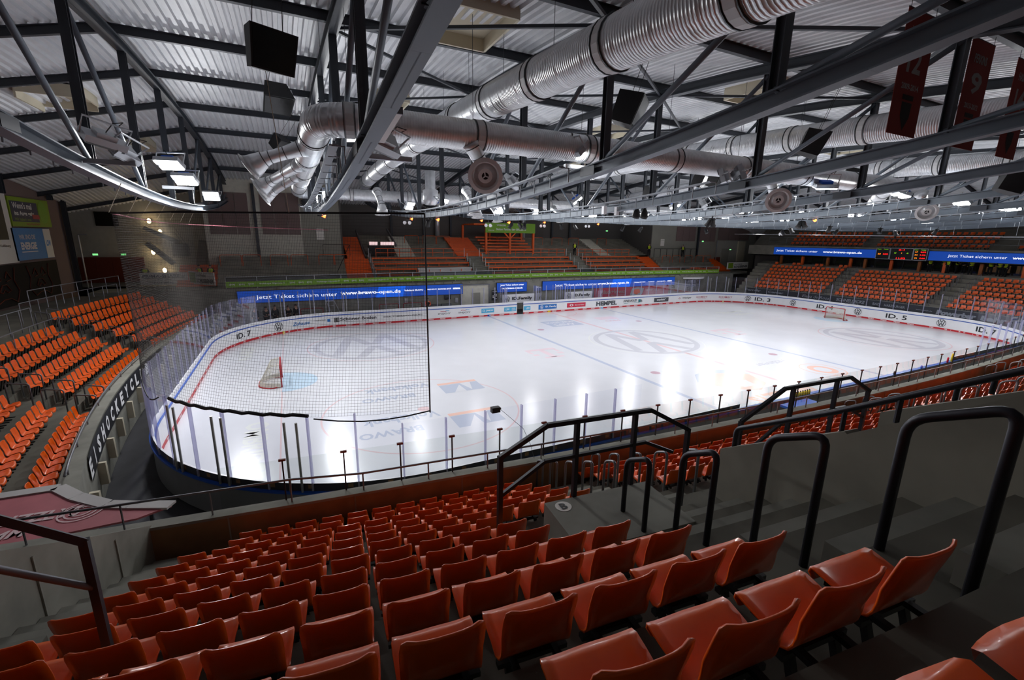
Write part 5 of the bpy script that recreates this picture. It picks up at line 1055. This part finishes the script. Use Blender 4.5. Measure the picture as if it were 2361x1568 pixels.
# loudspeakers
spk = thing('loudspeaker', (0, 0, 0), 'x', 'loudspeaker', 'black loudspeakers hanging from the roof')
mb = MB().add([(-.55, -.4, .45), (.55, -.4, .45), (.38, .4, .45), (-.38, .4, .45), (-.5, -.3, -.45), (.5, -.3, -.45), (.34, .4, -.4), (-.34, .4, -.4)], [(0, 1, 2, 3), (7, 6, 5, 4), (0, 4, 5, 1), (1, 5, 6, 2), (2, 6, 7, 3), (3, 7, 4, 0)]); mb.build('cabinet', 'black', spk)
MB().add([(-.5, -.41, .4), (.5, -.41, .4), (.45, -.32, -.4), (-.45, -.32, -.4)], [(0, 3, 2, 1)]).build('grille', 'black_gloss', spk); MB().box((.5, 0, .38), (.04, .3, .05)).build('label_plate', 'rail_light', spk)
for dx in (-.35, .35): MB().tube([(dx, 0, .45), (dx * .8, 0, 2.4)], .01, 4).build('cable', 'black', spk)
def ray_at(u, v, dist): d = (_r * ((u - 1180.5) / 1028.09) - _u * ((v - 784) / 1028.09) + _f); return CAMP + d * dist
for i, (q, sc, rz, rx) in enumerate((((-25.13, -12.95, 12.25), 1.0, .4, .2), ((-25.0, -6.3, 12.8), .95, .2, .9), ((-25, 5.9, 13.3), .9, .9, .7), ((-15.3, -14.6, 11.8), 1, .7, .3), ((-7.2, -15.4, 11.5), .95, .7, .3), ((1.1, -12.5, 11.2), .9, .6, .3), ((-5.9, -9.1, 10.9), .7, .5, .3), ((-7.2, -11.2, 10.6), .7, .3, .3), ((2.3, 3.4, 11.8), .9, .3, .3), ((.1, -18.8, 10.3), .95, .6, .3))):
    o = spk if i == 0 else copy_tree(spk); o.location = q; o.rotation_euler = (rx, 0, rz); o.scale = (sc,) * 3; o['label'] = 'black loudspeaker hanging under the roof, %s' % ['largest, at the upper left', 'second at the left, tilted down', 'third at the left, smallest', 'right of the big duct', 'right of the bent duct, middle right', 'small one near the right flags', 'further right behind the flags', 'far one in the middle', 'far one right of the middle', 'near the right image edge'][i]
# honour flags on a cross beam
for i, (x, nm, num, yr) in enumerate(((-12.05, 'WURM', '12', '2009-2014'), (-8.95, 'PERKINS', '9', '2013-2012'), (-6.2, 'HASKINS', '14', '2010-2016'))):
    t = thing('flag', (x, -20.4, 10.2), 'long dark red honour flag hanging at the upper right, %s from the left' % ordn(i + 1), 'flag', 'dark red honour flags'); y = -20.4; zt_ = 12.92; zl = 10.4
    MB().box((x, y, (zt_ + zl) / 2), (1.25, .012, zt_ - zl)).build('cloth', 'flag_red', t); mb = MB()
    for st, z_, h, w_ in ((nm, 12.5, .2, .7), (num, 11.95, .5, .6), (yr, 11.42, .13, .75)): text_mb(mb, st, (x, y - .01, z_), X1, Z1, h, 0, w_, .03)
    mb.build('lettering', 'flag_text', t); mb = MB(); mb.add([(x - .22, y - .01, 11.1), (x + .22, y - .01, 11.1), (x + .2, y - .01, 10.8), (x, y - .01, 10.5), (x - .2, y - .01, 10.8)], [(0, 4, 3, 2, 1)]); mb.box((x, y - .01, 11.2), (.46, .01, .1)); mb.build('crest', 'flag_black', t)
    for dx in (-.55, .55): MB().tube([(x + dx, y, zt_), (x + dx, y, roofz(x, y) - .2)], .006, 4).build('cord', 'black', t)
    MB().bar((x - .63, y, zt_), (x + .63, y, zt_), .02, .02).build('rod', 'rail_dark', t)
# ---------------------------------------------------------------- safety net
t = thing('safety_net', (-26, -12, 3), 'dark safety net hanging from a black bar above the near left corner glass', 'net')
TP = [(-21.95, -15.02, 8.49), (-28.0, -10.25, 8.5), (-30.1, -7.4, 8.5), (-30.25, 7.4, 8.4), (-28, 10.6, 8.35), (-21.9, 15.1, 8.3)]
BS = [PLEN - .45, PLEN - 8.9, PLEN - 12.3, S_W + 0, S_W - 4.2, S_F + 43 + .4]
def netface(a, b, sa, sb, nseg, top_sag=0):
    mb = MB(); a = V(a); b = V(b)
    nu = max(2, int((b - a).length / .075)); nv = 66; th = .0028
    P = lambda i, j: None
    def pt(f, g):
        T = a + (b - a) * f; B_ = bpt(sa + (sb - sa) * f, .04, 3.25); g2 = g; q = T * (1 - g) + B_ * g; return q
    for i in range(nu + 1):
        pts = [pt(i / nu, j / 6) for j in range(7)]
        mb.tube(pts, th, 3)
    for j in range(nv + 1):
        mb.tube([pt(k / 6, j / nv) for k in range(7)], th, 3)
    return mb
lab = ['front', 'corner', 'end', 'far corner', 'far']
for i in range(5): netface(TP[i], TP[i + 1], BS[i], BS[i + 1], 1).build('mesh_panel', 'net_dark', t)
MB().bar(TP[0], TP[1], .05, .05).build('top_bar', 'black', t); MB().bar(V(TP[1]) + V((.5, -.4, .02)), V(TP[2]), .05, .05).build('top_bar', 'black', t)
MB().tube([TP[2], (-30.2, -4, 8.42), (-30.3, 0, 8.36), TP[3], TP[4], TP[5]], .025, 6).build('top_rope', 'rope_pink', t)
bl = [bpt(BS[0] + (BS[1] - BS[0]) * k / 14, .05, 3.2 - .12 * math.sin(PI * min(1, k / 5)) + (.0 if k > 4 else 0)) for k in range(15)]
MB().tube(bl[:6], .02, 6).build('bottom_rope', 'black', t); MB().tube([bpt(PLEN - 3.6 - .2 * k, .05, 3.28 + .02 * ((k * 7) % 3)) for k in range(24)], .05, 6).build('gathered_edge', 'black', t)
MB().tube([V(TP[0]), V(TP[0]) * .5 + bpt(BS[0], .05, 3.2) * .5, bpt(BS[0], .05, 3.15)], .02, 6).build('edge_rope', 'black', t)
MB().tube([bpt(BS[1] - .2 * k, .05, 3.2 - .25 * math.sin(k / 9 * PI)) for k in range(14)], .02, 6).build('bottom_rope', 'black', t)
for i, (x, y) in enumerate(((-29.95, -8.2), (-30.15, -5.5), (-30.2, -3.5), (-30.2, -1), (-30.2, 1.5), (-30.2, 4), (-30.2, 6.5), (-25, -12.7))):
    tag(MB().tube([(x, y, 8.5), (x + (.35 if y > -12 else -.3), y + .3, zb(y) + .1 if y > -12 else 13)], .012, 4).build('suspension_cord', 'cream'), 'light cord holding up the net bar, %s from the near side' % ordn(i + 1), 'cord', 'cords holding up the net')
tag(MB().tube([(29, 15.5, 8.8), (29, 0, 8.65), (29, -14, 8.55)], .03, 6).build('net_rod', 'rail_light'), 'long thin light rod hanging in front of the right upper tier', 'rod')
for i in range(7): tag(MB().tube([(29, 13 - 4 * i, 8.7), (29, 13 - 4 * i, 10)], .015, 4).build('rod_hanger', 'rail_light'), 'short hanger of the thin light rod, %s from the left' % ordn(i + 1), 'hanger', 'hangers of the thin rod')
# ---------------------------------------------------------------- goals on the ice
def goal(x, s, label):
    t = thing('ice_hockey_goal', (x, 0, 0), label, 'goal')
    MB().tube(fillet([(x, -.915, 0), (x, -.915, 1.22), (x, .915, 1.22), (x, .915, 0)], .1), .035, 10).build('front_frame', 'red_paint', t, smooth=True)
    MB().tube(fillet([(x, -.915, .03), (x + s * .5, -1.1, .03), (x + s * 1.1, -.6, .03), (x + s * 1.1, .6, .03), (x + s * .5, 1.1, .03), (x, .915, .03)], .3), .03, 8).build('base_frame', 'red_paint', t, smooth=True)
    MB().tube(fillet([(x, -.8, 1.2), (x + s * .5, -.7, 1.12), (x + s * .5, .7, 1.12), (x, .8, 1.2)], .2), .02, 8).build('top_frame', 'net_white', t, smooth=True)
    def surf(u, v):
        a = -1 + 2 * u; bx = s * (.05 + 1.05 * (1 - abs(a) ** 3)); by = a * 1.08; tx = s * (.05 + .45 * (1 - abs(a) ** 4)); ty = a * .9
        f = v; return V((x + tx * (1 - f) + bx * f, ty * (1 - f) + by * f, 1.16 * (1 - f) + .05 * f + (1 - f) * .0))
    mb = MB()
    for i in range(37): mb.tube([surf(i / 36, j / 6) for j in range(7)], .008, 3)
    for j in range(19): mb.tube([surf(k / 14, j / 18) for k in range(15)], .008, 3)
    for i in range(13): a = -.85 + 1.7 * i / 12; mb.bar((x, a, 1.2), (x + s * .48, a, 1.13), .012, .012)
    mb.build('netting', 'net_white', t)
    MB().grid([[surf(k / 14, f) for k in range(15)] for f in (.82, 1.0)]).build('skirt', 'net_white', t)
    MB().box((x + s * .55, 0, .6), (.06, .3, .12)).build('centre_pad', 'net_white', t)
    return t
goal(-26, -1, 'red framed ice hockey goal with white net at the near left goal line'); goal(26, 1, 'red framed ice hockey goal with white net at the far right goal line')
# ---------------------------------------------------------------- players bench at the near boards
tag(MB().box((-1, -16.2, .45), (22, .35, .06)).box((-1, -16.2, .2), (22, .06, .44)).build('players_bench', 'brown_wall'), 'long brown players bench behind the near boards', 'bench')
tag(MB().box((-1, -16.95, .6), (24, .1, 1.2)).build('bench_wall', 'concrete_dark'), 'low wall behind the players bench', 'wall')
for i in range(9):
    x = -5.4 + .17 * i; t = thing('water_bottle', (x, -15.07, 1.08), 'yellow and black water bottle in the row on the near boards, %s from the left' % ordn(i + 1), 'bottle', 'yellow water bottles on the near boards')
    MB().tube([(x, -15.07, 1.08), (x, -15.07, 1.24), (x, -15.07, 1.27)], .05, 10, rad=[.05, .05, .03]).build('body', 'yellow', t, smooth=True); MB().tube([(x, -15.07, 1.27), (x, -15.07, 1.32)], .025, 8).build('cap', 'black', t)
tag(MB().box((-5.6, -15.6, 1.0), (1.9, .5, .1)).build('blue_rack', 'blue_tape'), 'blue rack under the yellow bottles at the near boards', 'rack')
for i, (x, m_, h, lb) in enumerate(((6.3, 'blue_tape', .18, 'small blue bottle on the near boards'), (9.4, 'bottle_red', .32, 'tall red bottle on the near boards'), (9.9, 'yellow', .5, 'yellow stick handle leaning at the near boards'), (3.4, 'text_black', .2, 'small black bottle on the near boards'))): tag(MB().tube([(x, -15.12, 1.08), (x, -15.12, 1.08 + h * .8), (x, -15.12, 1.08 + h)], .05, 10, rad=[.05, .05, .03]).build('bottle', m_, smooth=True), lb, 'bottle')
t = thing('camera', (-19.9, -15, 2.9), 'small black camera clamped on top of the near glass', 'camera'); MB().box((-19.95, -15.02, 2.9), (.26, .16, .16)).build('body', 'black', t); MB().box((-19.8, -15.0, 2.9), (.08, .06, .06)).build('clamp', 'rail_grey', t); MB().tube([(-19.75, -15, 2.85), (-19.4, -15.8, 2.5), (-19.6, -16.6, 2.4), (-19.7, -17, 2.2)], .006, 4).build('cable', 'black', t)
# ---------------------------------------------------------------- people
def person(p_, yaw, label, top='cloth_black', vest=None, legs='cloth_black', sit=False, scale=1.0, arms=0):
    p_ = V(p_); name = 'person'
    hip = .92 if not sit else .5
    J = {'pelvis': (0, 0, hip), 'waist': (0, 0, hip + .18), 'chest': (0, .0, hip + .42), 'neck': (0, .02, hip + .56), 'head': (0, .03, hip + .70), 'crown': (0, .02, hip + .80)}
    R_ = {'pelvis': .15, 'waist': .13, 'chest': .15, 'neck': .06, 'head': .095, 'crown': .07}
    E_ = [('pelvis', 'waist'), ('waist', 'chest'), ('chest', 'neck'), ('neck', 'head'), ('head', 'crown')]
    for s, k in ((-1, 'l'), (1, 'r')):
        J['sh' + k] = (.19 * s, 0, hip + .49); J['el' + k] = (.25 * s, .04 + .06 * arms, hip + .22); J['wr' + k] = ((.23 if not arms else .1) * s, .12 + .12 * arms, hip + (-.0 if not arms else .2)); J['ha' + k] = ((.22 if not arms else .04) * s, .15 + .12 * arms, hip + (-.09 if not arms else .22))
        R_.update({'sh' + k: .07, 'el' + k: .05, 'wr' + k: .038, 'ha' + k: .04}); E_ += [('chest', 'sh' + k), ('sh' + k, 'el' + k), ('el' + k, 'wr' + k), ('wr' + k, 'ha' + k)]
        if sit: J['kn' + k] = (.13 * s, .42, .5); J['an' + k] = (.13 * s, .42, .1); J['to' + k] = (.14 * s, .56, .05)
        else: J['kn' + k] = (.11 * s, .03, .5); J['an' + k] = (.12 * s, 0, .09); J['to' + k] = (.14 * s, .15, .04)
        J['hp' + k] = (.1 * s, 0, hip - .04); R_.update({'hp' + k: .1, 'kn' + k: .065, 'an' + k: .045, 'to' + k: .04}); E_ += [('pelvis', 'hp' + k), ('hp' + k, 'kn' + k), ('kn' + k, 'an' + k), ('an' + k, 'to' + k)]
    def skin(keys, grow, nm, m_, par):
        ks = [k for k in J if k in keys]; me = bpy.data.meshes.new(nm); me.from_pydata([J[k] for k in ks], [(ks.index(a), ks.index(b)) for a, b in E_ if a in ks and b in ks], []); ob = bpy.data.objects.new(nm, me)
        COL.objects.link(ob); md = ob.modifiers.new('s', 'SKIN'); ob.modifiers.new('u', 'SUBSURF').levels = 1
        for i, k in enumerate(ks): me.skin_vertices[0].data[i].radius = (R_[k] + grow, R_[k] * (1.0 if k not in ('chest', 'waist', 'pelvis') else .75) + grow)
        me.skin_vertices[0].data[0].use_root = True
        dg = bpy.context.evaluated_depsgraph_get(); m2 = bpy.data.meshes.new_from_object(ob.evaluated_get(dg)); bpy.data.objects.remove(ob); m2.name = nm; m2.materials.clear(); m2.materials.append(MATS[m_])
        m2.polygons.foreach_set('use_smooth', [True] * len(m2.polygons)); o = bpy.data.objects.new(nm, m2); COL.objects.link(o); o.parent = par; return o
    key = (top, vest, legs, sit, arms)
    if key in PPL: t = copy_tree(PPL[key])
    else:
        t = thing(name, (0, 0, 0), label, 'person'); PPL[key] = t; allk = list(J)
        skin(allk, 0, 'body', 'skin', t)
        skin(['pelvis'] + [a + b for a in ('hp', 'kn', 'an', 'to') for b in 'lr'], .022, 'trousers', legs, t)
        skin(['pelvis', 'waist', 'chest'] + [a + b for a in ('sh', 'el', 'wr') for b in 'lr'], .022, 'jacket', top, t)
        if vest: skin(['pelvis', 'waist', 'chest', 'shl', 'shr'], .04, 'vest', vest, t)
        hd = V(J['head']); mb = MB(); mb.grid([[(hd.x + .108 * math.cos(a) * math.cos(b), hd.y - .015 + .115 * math.sin(a) * math.cos(b), hd.z + .045 + .11 * math.sin(b)) for a in [2 * PI * k / 12 for k in range(13)]] for b in (0, .4, .8, 1.2, 1.57)]); h_ = mb.build('hair', 'hair', t, (0, 0, 0), smooth=True)
        mb = MB(); mb.box((0, .125, hd.z - .0), (.03, .04, .05)); mb.box((-.035, .117, hd.z + .03), (.025, .01, .012), 1); mb.box((.035, .117, hd.z + .03), (.025, .01, .012), 1); mb.box((0, .117, hd.z - .045), (.05, .01, .012), 1); mb.build('face', ['skin', 'hair'], t, (0, 0, 0))
    t.location = p_; t.rotation_euler = (0, 0, yaw); t.scale = (scale,) * 3; t['label'] = label; return t
PPL = {}
person((-13.0, 16.9, 0), PI, 'person in black with orange sleeves standing by the far wall', 'cloth_orange', 'cloth_black', arms=1, scale=1.08)
for i, (x, y, yaw) in enumerate(((-28.0, 16.6, 2.8), (-27.2, 16.4, 3.6), (-26.5, 16.7, 2.6), (-25.5, 16.6, 3.3), (-24.9, 16.9, 4))): person((x, y, 0), yaw, 'person in dark clothes in the group behind the far left glass, %s from the left' % ordn(i + 1), arms=i % 2, scale=1.06 + .02 * (i % 3))
person((9.9, 25.2, 5.7), PI, 'steward in yellow vest beside the rail behind the right bench block', vest='hivis')
person((22.3, 24.2, 5.6), 2.2, 'steward in yellow vest at the top of the orange stairs', vest='hivis'); person((28.6, 23.8, 5.45), 2.6, 'steward in yellow vest leaning at the black fence', vest='hivis', arms=1)
person((-36.5, 23.3, 3.3), 3.4, 'steward in yellow vest behind the car sharing board', vest='hivis', arms=1); person((-32.5, 23.2, 3.3), 2.9, 'steward in yellow vest behind the garden centre board, left one', vest='hivis'); person((-31.6, 22.9, 3.3), 3.6, 'steward in yellow vest behind the garden centre board, right one', vest='hivis')
for i, (Y, r, vs) in enumerate(((-1.35, 7.7, 1), (-2.35, 7.9, 1), (-2.95, 7.3, 1), (-3.4, 7.8, 1), (-3.85, 8.0, 0), (-4.6, 7.4, 1), (-5.75, 7.9, 1), (-6.55, 7.4, 1), (-6.9, 7.6, 1))):
    q = RP(Y, r, 4.5 + .0); q.z = 4.35 if r < 7.75 else 4.6; person((q.x, q.y, 4.72), -PI / 2 + (.5 if i % 2 else -.4) + PI * (i % 3 == 0) * .3 + (PI if vs else 0), 'steward in the group behind the right stand, %s from the left' % ordn(i + 1), vest='hivis' if vs else None, arms=i % 2)
for o in [o for o in bpy.data.objects if o.type == 'EMPTY' and o.get('label') == 'x']: o['label'] = o.name.replace('_', ' ') + ' hanging under the roof'
